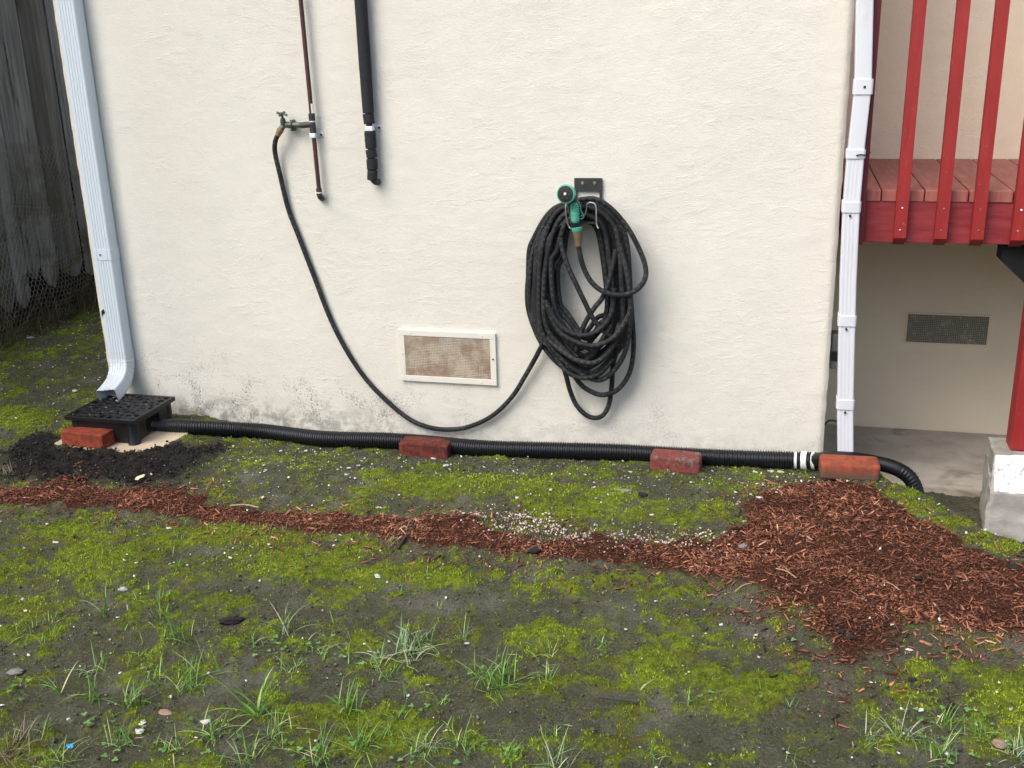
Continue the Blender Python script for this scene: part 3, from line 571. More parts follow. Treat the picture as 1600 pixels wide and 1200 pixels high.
# dry grass at the fence foot
sp = []
for i in range(900):
    yy_ = random.uniform(.2, 2.4); xx_ = FX + .03 + abs(random.gauss(0, .09)); sp.append((xx_, yy_, H1(xx_, yy_), random.uniform(-1.2, 1.2), random.uniform(.08, .38), abs(random.gauss(.1, .3)), .0012, random.uniform(.1, .9), random.random() ** 2))
V_, F_, A = blades(sp); tag(fastmesh('dry_grass', V_, F_, M['straw'], {'rnd': A}), 'dry brown grass stems tangled at the foot of the fence', 'dry grass', kind='stuff')
sp = []
for px, py, n in [(25, 1175, 70), (15, 740, 16), (605, 858, 8), (420, 830, 10), (258, 806, 6), (450, 828, 8)]:
    p = gpt(px, py)
    for i in range(n): 
        r3 = .03 if n > 30 else .012; sp.append((p[0] + random.gauss(0, r3), p[1] + random.gauss(0, r3), p[2], random.uniform(0, 6.28), random.uniform(.02, .07), abs(random.gauss(.7, .4)), .0008, random.uniform(0, .6), .4 + .6 * random.random()))
V_, F_, A = blades(sp); tag(fastmesh('straw_wisps', V_, F_, M['straw'], {'rnd': A}), 'wisps of dry straw at the mulch edge and the lower left corner', 'straw', kind='stuff')
# clover
vs, fs, rr = [], [], []
def leaflet(c, a, s, tl, r):
    k = 7; b0 = len(vs); ct = np.array([math.cos(a) * s * .9, math.sin(a) * s * .9, tl * s])
    for i in range(k):
        th = 2 * math.pi * i / k; u = math.cos(th) * s; v = math.sin(th) * s * .85; vs.append(c + ct + np.array([math.cos(a) * u - math.sin(a) * v, math.sin(a) * u + math.cos(a) * v, tl * u * .5 + random.uniform(-.1, .1) * s])); rr.append(r)
    for i in range(1, k - 1): fs.append((b0, b0 + i, b0 + i + 1))
for px, py, n, sx, sy in [(570, 1165, 10, 30, 14), (480, 1180, 24, 30, 12), (145, 1140, 16, 20, 8), (270, 1178, 8, 12, 8), (200, 1165, 16, 26, 14), (650, 1010, 10, 20, 12), (500, 1008, 26, 50, 14), (560, 1040, 12, 20, 10),
                        (820, 1170, 14, 20, 22), (320, 1160, 16, 30, 16), (1090, 1095, 14, 26, 10), (1540, 1165, 40, 50, 24), (1230, 1000, 2, 3, 3), (650, 1190, 16, 40, 8), (770, 1180, 10, 20, 10), (10, 1085, 8, 20, 8), (60, 1070, 5, 12, 8),
                        (750, 1065, 8, 30, 10), (640, 1115, 6, 20, 6), (430, 1010, 16, 30, 12), (1465, 815, 3, 2, 2), (160, 1010, 5, 30, 20), (930, 990, 6, 30, 20), (1480, 1120, 20, 40, 16)]:
    for i in range(int(n * .55)):
        p = gpt(px + random.gauss(0, sx * 1.3), py + random.gauss(0, sy), random.uniform(.006, .018)); s = random.uniform(.0022, .0050); a0 = random.uniform(0, 6.28); r = random.random()
        for q in range(3): leaflet(p, a0 + q * 2.094, s, random.uniform(-.1, .35), r)
tag(fastmesh('clover', np.array(vs), np.array(fs), M['clover'], {'rnd': np.array(rr)}), 'small three leaved clover sprouting among the grass', 'clover', kind='stuff')

# ------------------------------------------------------------------ small loose things
def lump(name, p, sx, sy, sz, mat, label, cat, rz=0, group=None, rough=.25, sub=3, flat=0):
    bm = bmesh.new(); bmesh.ops.create_icosphere(bm, subdivisions=sub, radius=1); s0 = random.random() * 50
    for v in bm.verts:
        q = 1 + rough * (float(fbm(np.array([v.co.x * 2.4 + s0]), np.array([v.co.y * 2.4 + v.co.z * 3.1]), 3, 2)[0]) - .5) * 2.2
        v.co = Vector((v.co.x * sx * q, v.co.y * sy * q, v.co.z * sz * q * (1 if v.co.z > 0 else .5)))
    me = bpy.data.meshes.new(name); bm.to_mesh(me); bm.free(); me.materials.append(mat); me.polygons.foreach_set('use_smooth', [flat == 0] * len(me.polygons))
    o = bpy.data.objects.new(name, me); C.objects.link(o); o.location = Vector([float(v) for v in p]); o.rotation_euler = (0, 0, rz); return tag(o, label, cat, group)
dk = simple('black_soil_clod', (.022, .018, .017), .95, var=.5, sc=150, bump=1, d=.003)
lump('soil_clod', gpt(361, 972, .004), .030, .015, .012, dk, 'large crumbly black clod lying alone on the moss at left', 'clod', .5, rough=.5, sub=4)
for kk, (px, py, s) in enumerate([(1385, 950, .012), (1433, 905, .010), (1312, 988, .011), (1330, 998, .011), (1236, 1000, .010), (1425, 1064, .009), (835, 862, .016), (1003, 775, .015), (1583, 888, .016)]):
    lump('soil_clod', gpt(px, py, .004), s * 1.25, s * .8, s * .5, dk, ['black clod in the middle of the mulch heap', 'small black clod high on the mulch heap at the right', 'left one of the black clod pair low in the mulch heap', 'right one of the black clod pair low in the mulch heap', 'black clod at the lower left edge of the mulch heap', 'black clod in the moss just below the mulch heap', 'dark clod on the mulch strip under the pale grit', 'dark clod on moss below the third brick', 'dark clod at the right photo edge above the mulch'][kk], 'clod', random.uniform(-.5, .5), 'small black clods about the mulch', .4)
st = simple('grey_stone', (.22, .215, .20), .85, var=.35, sc=60, bump=.6, d=.003); pk = simple('pinkish_stone', (.30, .20, .15), .85, var=.3, sc=60, bump=.5, d=.003)
wc = simple('white_mortar', (.66, .65, .62), .85, var=.4, sc=120, bump=.8, d=.003)
lump('stone', gpt(24, 1050, .001), .022, .014, .006, st, 'flat grey stone at the left edge of the foreground', 'stone', .2)
lump('stone', gpt(192, 921, .001), .014, .010, .005, simple('slate', (.36, .38, .37), .7), 'pale slate grey chip right of the narrow upright tuft', 'stone', .2, rough=.5, flat=1)
lump('stone', gpt(225, 1045, .001), .010, .008, .004, st, 'small grey stone above the spiky tuft on the lower left', 'stone', .2)
lump('stone', gpt(259, 1115, .001), .024, .012, .006, pk, 'flat pinkish brown stone at the lower left between moss tufts', 'stone', -.3)
lump('stone', gpt(1563, 1163, .001), .017, .016, .007, pk, 'pinkish brown stone in the bright moss at the lower right', 'stone', .4)
lump('stone', gpt(1161, 856, .004), .016, .011, .010, st, 'grey stone where the grit meets the mulch heap', 'stone', .4)
lump('stone', gpt(975, 767, .001), .030, .012, .006, st, 'long grey stone in the moss left of the third brick', 'stone', .1)
lump('mortar_piece', gpt(321, 1129, .002), .014, .009, .005, wc, 'white crumbly mortar piece at the lower left of the photo', 'mortar piece', .1, rough=.6, flat=1)
lump('mortar_piece', gpt(218, 1144, .002), .011, .007, .005, wc, 'white mortar piece right of the blue scrap', 'mortar piece', .1, rough=.6, flat=1)
lump('mortar_piece', gpt(223, 1131, .002), .007, .009, .004, wc, 'narrow white mortar piece above and right of the blue scrap', 'mortar piece', .1, rough=.6, flat=1)
for kk, (px, py, s) in enumerate([(86, 848, .016), (264, 826, .013), (360, 872, .010), (117, 612, .020), (677, 717, .016), (697, 728, .016), (985, 738, .010), (1018, 805, .010), (1187, 778, .016), (1155, 785, .009), (106, 650, .018), (478, 705, .014), (541, 742, .012),
                  (592, 794, .014), (590, 900, .013), (1180, 738, .016), (1204, 737, .017), (1220, 738, .016), (1420, 1016, .011), (1361, 1067, .006), (730, 1006, .009), (40, 955, .010), (1025, 940, .006), (590, 903, .012), (43, 758, .012), (545, 732, .012), (1163, 815, .01), (415, 735, .01), (560, 728, .012), (48, 528, .03), (110, 540, .012)]):
    lump('white_chip', gpt(px, py, .002), s * .8, s * .45, s * .2, wc, ['ragged white flake in the upper left moss below the mulch', 'oval white flake in the moss below the mulch strip at left', 'white flake in the moss under the thin part of the strip', 'broad white flake on the dark side yard soil beside the downspout', 'white flake in front of the second brick', 'white flake below and right of the second brick', 'white flake left of the third brick', 'white flake in the bright moss below the third brick', 'large white flake at the upper left of the mulch heap', 'white flake left of the large flake by the mulch heap', 'white flake left of the drain box on the moss', 'white flake under the pipe left of the second brick', 'white flake on dark soil left of the bright moss', 'white flake above the mulch strip left of centre', 'white flake in the moss below the mulch strip at centre left', 'leftmost white flake in the row under the pipe near its joint', 'middle white flake in the row under the pipe near its joint', 'rightmost white flake in the row under the pipe near its joint', 'white flake just under the mulch heap on moss', 'tiny white flake at the lower tip of the mulch heap', 'white flake beside the thin sprout right of the rosette', 'white flake at the left photo edge above the grey stone', 'tiny white flake in the moss below the mulch at centre right', 'white flake beside the flake below the mulch at centre left', 'white flake at the left end of the mulch strip', 'white flake beside the flake on dark soil left of the bright moss', 'white flake inside the upper left mulch heap', 'white flake under the first stretch of pipe', 'white flake at the left end of the bright moss', 'pale flake on dark soil near the foot of the fence', 'small pale flake on the side yard soil behind the downspout'][kk], 'white flake', random.uniform(-.5, .8), 'white flakes on the ground', .5, 2, 1)
# blue scrap, black strip, yellow leaf, dead leaf
def sheet(name, px, py, pts, th, mat, label, cat, lift=.004, rz=0, tilt=.25):
    p = gpt(px, py, lift); b = MB(); n = len(pts); R_ = Matrix.Rotation(rz, 3, 'Z') @ Matrix.Rotation(tilt, 3, 'X')
    v = [R_ @ Vector((x, y, z_)) for z_ in (0, th) for x, y in pts]; v = [q + Vector((0, 0, .12 * q.x * q.x * 60)) for q in v]
    b.add([np.array(q) + p for q in v], [tuple(range(n)), tuple(range(2 * n - 1, n - 1, -1))] + [(i, (i + 1) % n, n + (i + 1) % n, n + i) for i in range(n)])
    return tag(b.build(name, mat, loc=p), label, cat)
sheet('plastic_scrap', 110, 1168, [(-.010, -.006), (.009, -.007), (.011, .001), (.004, .003), (.002, .009), (-.004, .003), (-.011, .004)], .0012, simple('blue_plastic', (.03, .32, .68), .4, var=.2), 'torn bright blue plastic scrap at the lower left', 'scrap')
sheet('plastic_strip', 966, 1105, [(-.047, -.003), (.047, -.0035), (.048, .003), (-.046, .0035)], .003, simple('charcoal_strip', (.045, .047, .05), .5), 'thin straight black strip lying on the moss in the foreground', 'strip', .004, .02, 0)
yl = simple('yellow_leaf', (.62, .64, .40), .6, var=.3, sc=90)
sheet('leaf', 219, 750, [(-.016, -.012), (-.004, -.013), (.002, -.004), (.012, -.002), (.019, .008), (.014, .014), (.004, .010), (-.006, .006), (-.014, .0)], .001, yl, 'pale yellow leaf lying between black soil and the mulch strip', 'leaf', .012, .3, .5)
def stick(px, py, qx, qy, r, mat, label):
    p, q = gpt(px, py, .008), gpt(qx, qy, .010); mm_ = (p + q) / 2 + np.array([0, .004, .005]); b = MB(); b.tube(crom([p, mm_, q], .006), r, 6); return tag(b.build('twig', mat, smooth=True, loc=p), label, 'twig')
br = simple('twig_bark', (.12, .075, .045), .9, var=.4, sc=100); pb = simple('pale_twig', (.42, .30, .19), .9, var=.3, sc=100)
stick(560, 766, 618, 772, .0016, br, 'thin brown twig on the moss above the mulch strip, below the second brick')
stick(360, 793, 405, 797, .0028, pb, 'pale splinter along the upper edge of the mulch strip')
stick(1212, 892, 1244, 908, .0018, pb, 'thin pale twig lying on the mulch heap')
stick(1378, 913, 1405, 927, .0015, pb, 'short pale twig on the mulch right of centre of the heap')
stick(1148, 928, 1175, 920, .0015, pb, 'curved pale twig at the lower edge of the mulch')
stick(622, 860, 648, 828, .006, simple('dark_bark', (.05, .035, .028), .9, var=.5, sc=80), 'dark slab of bark lying across the mulch strip')
stick(822, 866, 846, 858, .005, br, 'dark bark splinter on the mulch strip under the pale grit')
# plywood under the drain box
pl = MB(); zt3 = .0
pc = [gpt(82, 694), gpt(218, 708), gpt(262, 702), gpt(293, 678)]
pts = [(-2.86, -.445), (-2.47, -.462), (-2.385, -.39), (-2.37, -.225), (-2.41, -.15), (-2.84, -.10)]
n = len(pts); pz = -.037
pl.add([(x, y, z_) for z_ in (pz, pz + .010) for x, y in pts], [tuple(range(n))[::-1], tuple(range(n, 2 * n))] + [(i, (i + 1) % n, n + (i + 1) % n, n + i) for i in range(n)])
tag(pl.build('plywood_board', M['plywood'], loc=(-2.6, -.3, pz)), 'pale plywood sheet lying under the black drain box', 'board')
PZ = pz + .010
# drain box
BX = (-2.81, -2.487, -.405, -.10)
db = thing('drain_box', (-2.648, -.25, PZ), 'square black plastic drain box with a pebble patterned grate under the downspout', 'drain box')
b = MB(); xa, xb, ya, yb = BX; xa += .02; xb -= .02; ya += .02; yb -= .012; zt4 = .072
b.box(xa, xb, ya, ya + .008, PZ + .012, zt4, .002); b.box(xa, xb, yb - .008, yb, PZ + .012, zt4, .002); b.box(xa, xa + .008, ya + .008, yb - .008, PZ + .012, zt4, .002)
b.box(xb - .008, xb, ya + .008, ya + .09, PZ + .012, zt4, .002); b.box(xb - .008, xb, yb - .09, yb - .008, PZ + .012, zt4, .002); b.box(xb - .008, xb, ya + .09, yb - .09, zt4 - .022, zt4, .001)
b.box(xa + .008, xb - .008, ya + .008, yb - .008, PZ + .013, PZ + .018)
b.build('box_body', M['black_plastic'], db)
for cx, cy in ((xa + .014, ya + .014), (xb - .014, ya + .014), (xb - .014, yb - .014), (xa + .014, yb - .014)):
    l = MB(); l.tube([(cx, cy, PZ + .0005), (cx, cy, PZ + .004), (cx, cy, zt4)], [.026, .024, .021], 20); l.build('leg', M['black_plastic'], db, smooth='auto')
# grate with a network of ribs between irregular openings
g_ = MB(); xa, xb, ya, yb = BX; tp = .086
for q in ((xa, xb, ya, ya + .014), (xa, xb, yb - .014, yb), (xa, xa + .014, ya + .014, yb - .014), (xb - .014, xb, ya + .014, yb - .014)): g_.box(*q, zt4 - .004, tp, .002)
N = 9; cells = []
for i in range(N):
    for j in range(N): cells.append(((xa + .012) + (xb - xa - .024) * (i + .5 + random.uniform(-.33, .33)) / N, (ya + .012) + (yb - ya - .024) * (j + .5 + random.uniform(-.33, .33)) / N))
cells = np.array(cells)
res = 150; gx_ = np.linspace(xa + .012, xb - .012, res); gy_ = np.linspace(ya + .012, yb - .012, res); GX, GY = np.meshgrid(gx_, gy_)
D_ = np.sqrt((GX[..., None] - cells[:, 0]) ** 2 + (GY[..., None] - cells[:, 1]) ** 2); D_.sort(axis=2); rib = (D_[..., 1] - D_[..., 0]) < .0125
g_.build('grate_rim', M['black_plastic'], db)
V_ = []; F_ = []
dx_, dy_ = gx_[1] - gx_[0], gy_[1] - gy_[0]; ll = np.array(db.location)
idx = -np.ones((res, res), int); cnt = 0
for j in range(res - 1):
    i = 0
    while i < res - 1:
        if rib[j, i]:
            k = i
            while k < res - 1 and rib[j, k]: k += 1
            X0, X1, Y0, Y1 = gx_[i], gx_[k], gy_[j], gy_[j + 1]; bq = len(V_)
            V_ += [(X0, Y0, tp - .0015), (X1, Y0, tp - .0015), (X1, Y1, tp - .0015), (X0, Y1, tp - .0015), (X0, Y0, tp - .009), (X1, Y0, tp - .009), (X1, Y1, tp - .009), (X0, Y1, tp - .009)]
            F_ += [(bq, bq + 1, bq + 2, bq + 3), (bq, bq + 4, bq + 5, bq + 1), (bq + 1, bq + 5, bq + 6, bq + 2), (bq + 2, bq + 6, bq + 7, bq + 3), (bq + 3, bq + 7, bq + 4, bq)]
            i = k
        else: i += 1
o = fastmesh('grate', np.array(V_) - ll, np.array(F_), M['black_plastic']); o.parent = db

# bricks
def mk_brick(p, L, Dp, Hh, rz, mat, label, rx=0, ry=0, chipc=0):
    bm = bmesh.new(); bmesh.ops.create_cube(bm, size=1)
    for v in bm.verts: v.co = Vector((v.co.x * L, v.co.y * Dp, v.co.z * Hh))
    bmesh.ops.bevel(bm, geom=bm.edges[:], offset=.004 + .0028 * chipc, segments=3, affect='EDGES', profile=.5)
    bmesh.ops.subdivide_edges(bm, edges=[e for e in bm.edges if e.calc_length() > .02], cuts=14, use_grid_fill=True)
    s0 = random.random() * 90
    for v in bm.verts:
        n_ = float(fbm(np.array([v.co.x * 22 + s0]), np.array([v.co.z * 22 + v.co.y * 17]), 3, 4)[0]) - .5
        edge = (abs(v.co.x) > L / 2 - .012) + (abs(v.co.y) > Dp / 2 - .012) + (abs(v.co.z) > Hh / 2 - .012)
        v.co *= 1 + n_ * .045 * (1 + (.6 + chipc) * (edge >= 2)); 
    me = bpy.data.meshes.new('brick'); bm.to_mesh(me); bm.free(); me.materials.append(mat); me.polygons.foreach_set('use_smooth', [True] * len(me.polygons))
    o = bpy.data.objects.new('brick', me); C.objects.link(o); o.location = Vector([float(v) for v in p]); o.rotation_euler = (rx, ry, rz)
    return tag(o, label, 'brick', 'loose bricks holding the drain in place')
c = (az(95, 698, PZ) + az(162, 701, PZ)) / 2; mk_brick(c + np.array([.004, .047, .031]), .203, .092, .062, math.radians(-3), M['brick_orange'], 'clean orange red brick on the plywood, pressed against the drain box')
def br_at(pl_, pr_, Yf, Hh, mat, label, Dp=.09, rz=0, z=None, chipc=0, **k):
    pm = gpt((pl_[0] + pr_[0]) / 2, (pl_[1] + pr_[1]) / 2); Yf = pm[1] + .004; a_, b_ = at(*pl_, Yf), at(*pr_, Yf); L = b_[0] - a_[0]; zb5 = (a_[2] + b_[2]) / 2 - .004
    return mk_brick(((a_[0] + b_[0]) / 2, Yf + Dp / 2, zb5 + Hh / 2), L, Dp, Hh, rz, mat, label, chipc=chipc, **k)
br_at((624, 714), (699, 717), -.27, .062, M['brick_red'], 'dark red brick with a pale chip in front of the pipe, below the wall vent', .09, math.radians(2), chipc=1)
br_at((1015, 737), (1094, 742), -.26, .066, M['brick_mossy'], 'old mottled pinkish brick with grey mortar spots below the hose coil', .085, math.radians(-2), chipc=2.5)
br_at((1280, 749), (1374, 752), -.27, .062, M['brick_worn'], 'rounded worn orange brick beside the pipe joint at the wall corner', .10, math.radians(3), chipc=2.5)

# ------------------------------------------------------------------ corrugated drain pipe
R0 = .031
cl = [(243, 667, -.115), (300, 667, -.075), (400, 673, -.055), (500, 685, -.05), (600, 688, -.05), (660, 692, -.052), (750, 700, -.05), (850, 703, -.055), (960, 706, -.05), (1050, 711, -.05), (1150, 716, -.055), (1240, 719, -.06), (1276, 720, -.065)]
P = []
for px, py, yy in cl:                       # rests on the ground at the foot of the wall
    yq = -.13
    for _ in range(25):
        p = at(px, py, yq); e_ = p[2] - (H1(p[0], yq) + R0 * .93); yq = min(-.0365, max(-.22, yq + e_ * .9))
    P.append(at(px, py, yq))
dp = thing('drain_pipe', (-1.3, -.05, 0), 'long black corrugated drain pipe running along the foot of the wall', 'pipe')
path = resamp(crom(P, .01), .00175); rad = [R0 * (1 + .085 * math.sin(2 * math.pi * i * .00175 / .0095)) for i in range(len(path))]
b = MB(); b.tube(path, rad, 22, True); b.build('corrugated_tube', M['ribbed_plastic'], dp, smooth=True)
def pipe_ring(px, w, r, mat, name='clamp'):
    j = min(range(len(path)), key=lambda i: abs(path[i][0] - at(px, 720, -.13)[0])); k = int(w / .00175 / 2) + 1
    seg = path[max(j - k, 0):j + k + 1]; b = MB(); b.tube(seg, [r * .985] + [r] * (len(seg) - 2) + [r * .985], 24, True); return b.build(name, mat, dp, smooth='auto')
pipe_ring(1244, .010, R0 * 1.07, M['white_tape']); pipe_ring(1272, .010, R0 * 1.07, M['white_tape']); pipe_ring(1258, .024, R0 * 1.12, M['white_tape'], 'joint_tape')
pipe_ring(246, .003, R0 * 1.05, M['white_tape'], 'end_rim')
E_ = [path[-1] + np.array([-.012, 0, 0]), at(1300, 716, -.14), at(1345, 719, -.14), at(1385, 727, -.145), at(1406, 735, -.15), at(1421, 746, -.155), at(1429, 760, -.16), at(1434, 778, -.165)]
ep = resamp(crom(E_, .01), .002); er = []
for i, q in enumerate(ep):
    bend = q[0] > E_[4][0] - .004; er.append(.0262 * (1 + (.028 * math.sin(i * 2 * math.pi * .002 / .012) if bend else 0)))
b = MB(); b.tube(ep, er, 22, True); b.build('elbow_outlet', M['black_plastic'], dp, smooth=True)

# ------------------------------------------------------------------ downspouts
def ribprof(w, d, ribs, depth=.0022, r=.008):
    pts = []
    def arc(cx, cy, a0):
        for i in range(5): a = a0 + i * math.pi / 8; pts.append((cx + math.cos(a) * r, cy + math.sin(a) * r))
    # a: along x, b: outward from the wall; the front face carries grooves
    arc(-w / 2 + r, -d / 2 + r, math.pi); arc(w / 2 - r, -d / 2 + r, 1.5 * math.pi); arc(w / 2 - r, d / 2 - r, 0)
    for i in range(len(ribs) - 1, -1, -1):
        x = ribs[i]; pts += [(x + .0045, d / 2), (x + .002, d / 2 - depth), (x - .002, d / 2 - depth), (x - .0045, d / 2)]
    arc(-w / 2 + r, d / 2 - r, math.pi / 2); return pts
ds = thing('downspout', (-2.765, -.035, .2), 'bluish white ribbed downspout at the left corner of the house, ending over the drain box', 'downspout')
XC = -2.766; Wd, Dd = .086, .062; prof = ribprof(Wd, Dd, [-.030, -.0175, -.005, .0075, .020])
P_ = [(XC, -.037, 4.3), (XC, -.037, 1.0), (XC, -.037, .235)]
b = MB(); b.sweep(P_, prof, up=(0, -1, 0)); b.build('tube', M['downspout'], ds, smooth='auto')
ej = [(XC, -.037, .26), (XC, -.038, .225), (XC + .001, -.046, .19), (XC + .004, -.066, .158), (XC + .009, -.100, .132), (XC + .014, -.150, .114), (XC + .018, -.195, .103)]
ejp = resamp(crom(ej, .005), .003); sc = [1.035 + .016 * math.sin(i * .9) * (8 < i < 50) for i in range(len(ejp))]
b = MB(); b.sweep(ejp, prof, up=(0, -1, 0), scale=sc, cap=False)
inn = [(a * .96, b_ * .95) for a, b_ in prof]; b.sweep(ejp, inn, up=(0, -1, 0), scale=sc, cap=False); b.build('elbow', M['downspout_dirty'], ds, smooth='auto')
def collar(par, cx, cy, z0, z1, w, d, mat, scr, ribs=()):
    b = MB(); pf = ribprof(w, d, list(ribs), r=.009); b.sweep([(cx, cy, z1), (cx, cy, z0)], pf, up=(0, -1, 0)); o = b.build('collar', mat, par, smooth='auto')
    for sx, sz in scr:
        q = MB(); q.tube([(cx + sx, cy - d / 2 - .0025, sz), (cx + sx, cy - d / 2 + .002, sz)], .0042, 8); q.build('screw', M['screw'], o)
    return o
z_a, z_b = at(150, 390, -.068)[2], at(150, 406, -.068)[2]
collar(ds, XC, -.037, z_b, z_a, Wd + .005, Dd + .004, M['downspout'], [(-.006, (z_a + z_b) / 2)], [-.030, .020])
q = at(161, 489, -.0695); b = MB(); b.add([q + np.array(v) for v in ((-.008, 0, -.022), (-.002, 0, -.006), (.010, 0, .002), (.004, 0, .018), (-.006, 0, .008), (-.008, -.0015, -.022), (-.002, -.0015, -.006), (.010, -.0015, .002), (.004, -.0015, .018), (-.006, -.0015, .008))], [(0, 1, 2, 3, 4), (9, 8, 7, 6, 5), (0, 5, 6, 1), (1, 6, 7, 2), (2, 7, 8, 3), (3, 8, 9, 4), (4, 9, 5, 0)])
b.build('tape_scrap', M['black_plastic'], ds)
# right downspout
YD = -.062; Dr = .060; fy = YD - Dr / 2
cps = [(1353, -60), (1349, 135), (1337.5, 240), (1330.5, 325), (1325.5, 440), (1322.5, 560), (1321, 640), (1322, 712)]
Pr = [at(px, py, fy) + np.array([0, Dr / 2, 0]) for px, py in cps]; Pr = [Pr[0] + np.array([-.004, 0, 2.4])] + Pr
Pr[-1][2] = max(Pr[-1][2] - .02, H1(Pr[-1][0], YD) + .004); ru = thing('downspout', Pr[-1], 'plain white downspout at the right corner of the house beside the red deck', 'downspout')
pr2 = ribprof(.0555, Dr, [], r=.005); pr3 = ribprof(.0555, Dr, [-.012, .0, .012], .0008, r=.005)
b = MB(); b.sweep(Pr[:4], ribprof(.053, Dr, [], r=.005), up=(0, -1, 0)); b.build('tube', M['downspout_white'], ru, smooth='auto')
b = MB(); b.sweep(Pr[3:], pr3, up=(0, -1, 0)); b.build('tube', M['downspout_white'], ru, smooth='auto')
def zint(z):
    for a_, b_ in zip(Pr, Pr[1:]):
        if b_[2] <= z <= a_[2]: t = (a_[2] - z) / (a_[2] - b_[2]); return a_ + (b_ - a_) * t
    return Pr[-1]
for py, h, scr in [(136, 22, [(.004, 0)]), (241, 13, []), (324, 16, [(-.003, -.028)]), (502, 17, [(-.002, -.028)]), (633, 16, [(0, -.028)])]:
    z = at(1330, py, fy)[2]; hh = h * .00215 / 2; c = zint(z); o = collar(ru, c[0], YD, z - hh, z + hh, .0625, Dr + .008, M['downspout_white'], [(sx, z + sz) for sx, sz in scr])
b = MB(); q = at(1345, 242, fy - .008); b.tube(crom([q + np.array([-.014, .0, -.002]), q + np.array([0, -.003, .001]), q + np.array([.016, 0, -.001]), q + np.array([.03, .02, .006])], .004), .0025, 6); b.build('wire_tie', M['black_plastic'], ru)
# grey utility box on the return corner
q0, q1 = at(1298, 523, .03), at(1298, 577, .03)
ub = thing('utility_box', (.19, .06, q1[2]), 'small dark grey box on the wall corner behind the white downspout', 'utility box')
b = MB(); b.box(.1745, .205, .03, .10, q1[2], q0[2], .004); b.build('housing', M['gray_box'], ub); b = MB(); b.box(.178, .199, .024, .030, (q0[2] + q1[2]) / 2 - .03, (q0[2] + q1[2]) / 2 + .005, .002); b.build('latch', M['black_plastic'], ub)
cb = MB(); cp = [at(1288, 664, .02), at(1293, 659, .06), at(1300, 657, .10), at(1312, 660, .2)]; cb.tube(crom(cp, .01), .004, 8); tag(cb.build('cable', M['black_plastic'], smooth=True, loc=cp[0]), 'short black cable curving out from the wall corner above the slab', 'cable')

# ------------------------------------------------------------------ red deck
dk_ = thing('deck', (1.2, .45, .96), 'red stained wooden deck landing with a baluster railing at the right', 'deck')
ZD = .969; bx = [at(px, 297, -.008)[0] for px in (1378, 1447, 1516, 1585)]; pitch = (bx[3] - bx[0]) / 3
xx = bx[0] - pitch
while xx < 2.6:
    lo = max(xx + .002, .18); b = MB(); b.box(lo, xx + pitch - .002, -.008 + random.uniform(-.002, .001), .948, ZD - .038, ZD, .0025); b.build('board', M['red_board'], dk_); xx += pitch
b = MB(); b.box(.182, 2.7, -.004, .034, ZD - .038 - .142, ZD - .0385, .002); b.build('fascia', M['red_fascia'], dk_)
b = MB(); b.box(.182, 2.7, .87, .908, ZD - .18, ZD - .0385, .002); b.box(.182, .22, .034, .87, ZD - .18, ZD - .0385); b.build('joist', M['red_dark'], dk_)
zb6 = at(1405, 379, -.04)[2]
cxs = [at(px, 300, -.044)[0] for px in (1412, 1476.8, 1535, 1599)]; sp_ = (cxs[3] - cxs[0]) / 3
cxs += [cxs[3] + sp_ * i for i in range(1, 11)]
for i, cx in enumerate(cxs):
    b = MB(); h = .0195; y0, y1 = -.0445, -.0085
    v = [(cx - h, y0, 1.9), (cx + h, y0, 1.9), (cx + h, y1, 1.9), (cx - h, y1, 1.9), (cx - h, y0, zb6 + .016), (cx + h, y0, zb6 + .016), (cx + h, y1, zb6 - .012), (cx - h, y1, zb6 - .012)]
    b.add(v, [(0, 3, 2, 1), (4, 5, 6, 7), (0, 1, 5, 4), (1, 2, 6, 5), (2, 3, 7, 6), (3, 0, 4, 7)]); o = b.build('baluster', M['red_baluster'], dk_)
    for dz in (.045, .118):
        q = MB(); q.tube([(cx + random.uniform(-.003, .003), y0 - .0012, zb6 + dz + random.uniform(-.004, .004)), (cx, y0 + .002, zb6 + dz)], .0032, 8); q.build('screw', M['steel'], o)
xr_ = at(1352, 330, -.04)[0]
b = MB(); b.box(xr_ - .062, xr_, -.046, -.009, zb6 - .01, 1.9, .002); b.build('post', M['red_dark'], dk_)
b = MB(); b.box(.16, 2.7, -.06, .03, 1.9, 1.94, .003); b.build('top_rail', M['red_baluster'], dk_)
px0 = at(1580, 690, .03)[0]
b = MB(); b.box(px0, px0 + .09, .03, .12, .035, ZD - .19, .003); b.build('support_post', M['red_baluster'], dk_)
q0 = at(1567, 385, .028); b = MB(); zt7 = ZD - .1815; xq = q0[0]; za7 = at(1565, 408, .028)[2]; zc7 = at(1600, 441, .028)[2]; xc7 = at(1600, 441, .028)[0]
pr_ = [(xq, zt7), (xq, za7), (xc7 + .02, zc7 - .02), (2.7, zc7 - .02), (2.7, zt7)]
b.add([(x, y, z) for y in (.028, .125) for x, z in pr_], [tuple(range(5)), tuple(range(9, 4, -1))] + [(i, (i + 1) % 5, 5 + (i + 1) % 5, 5 + i) for i in range(5)]); b.build('beam', M['shade_black'], dk_)  # shade on the beam end is put into its black colour
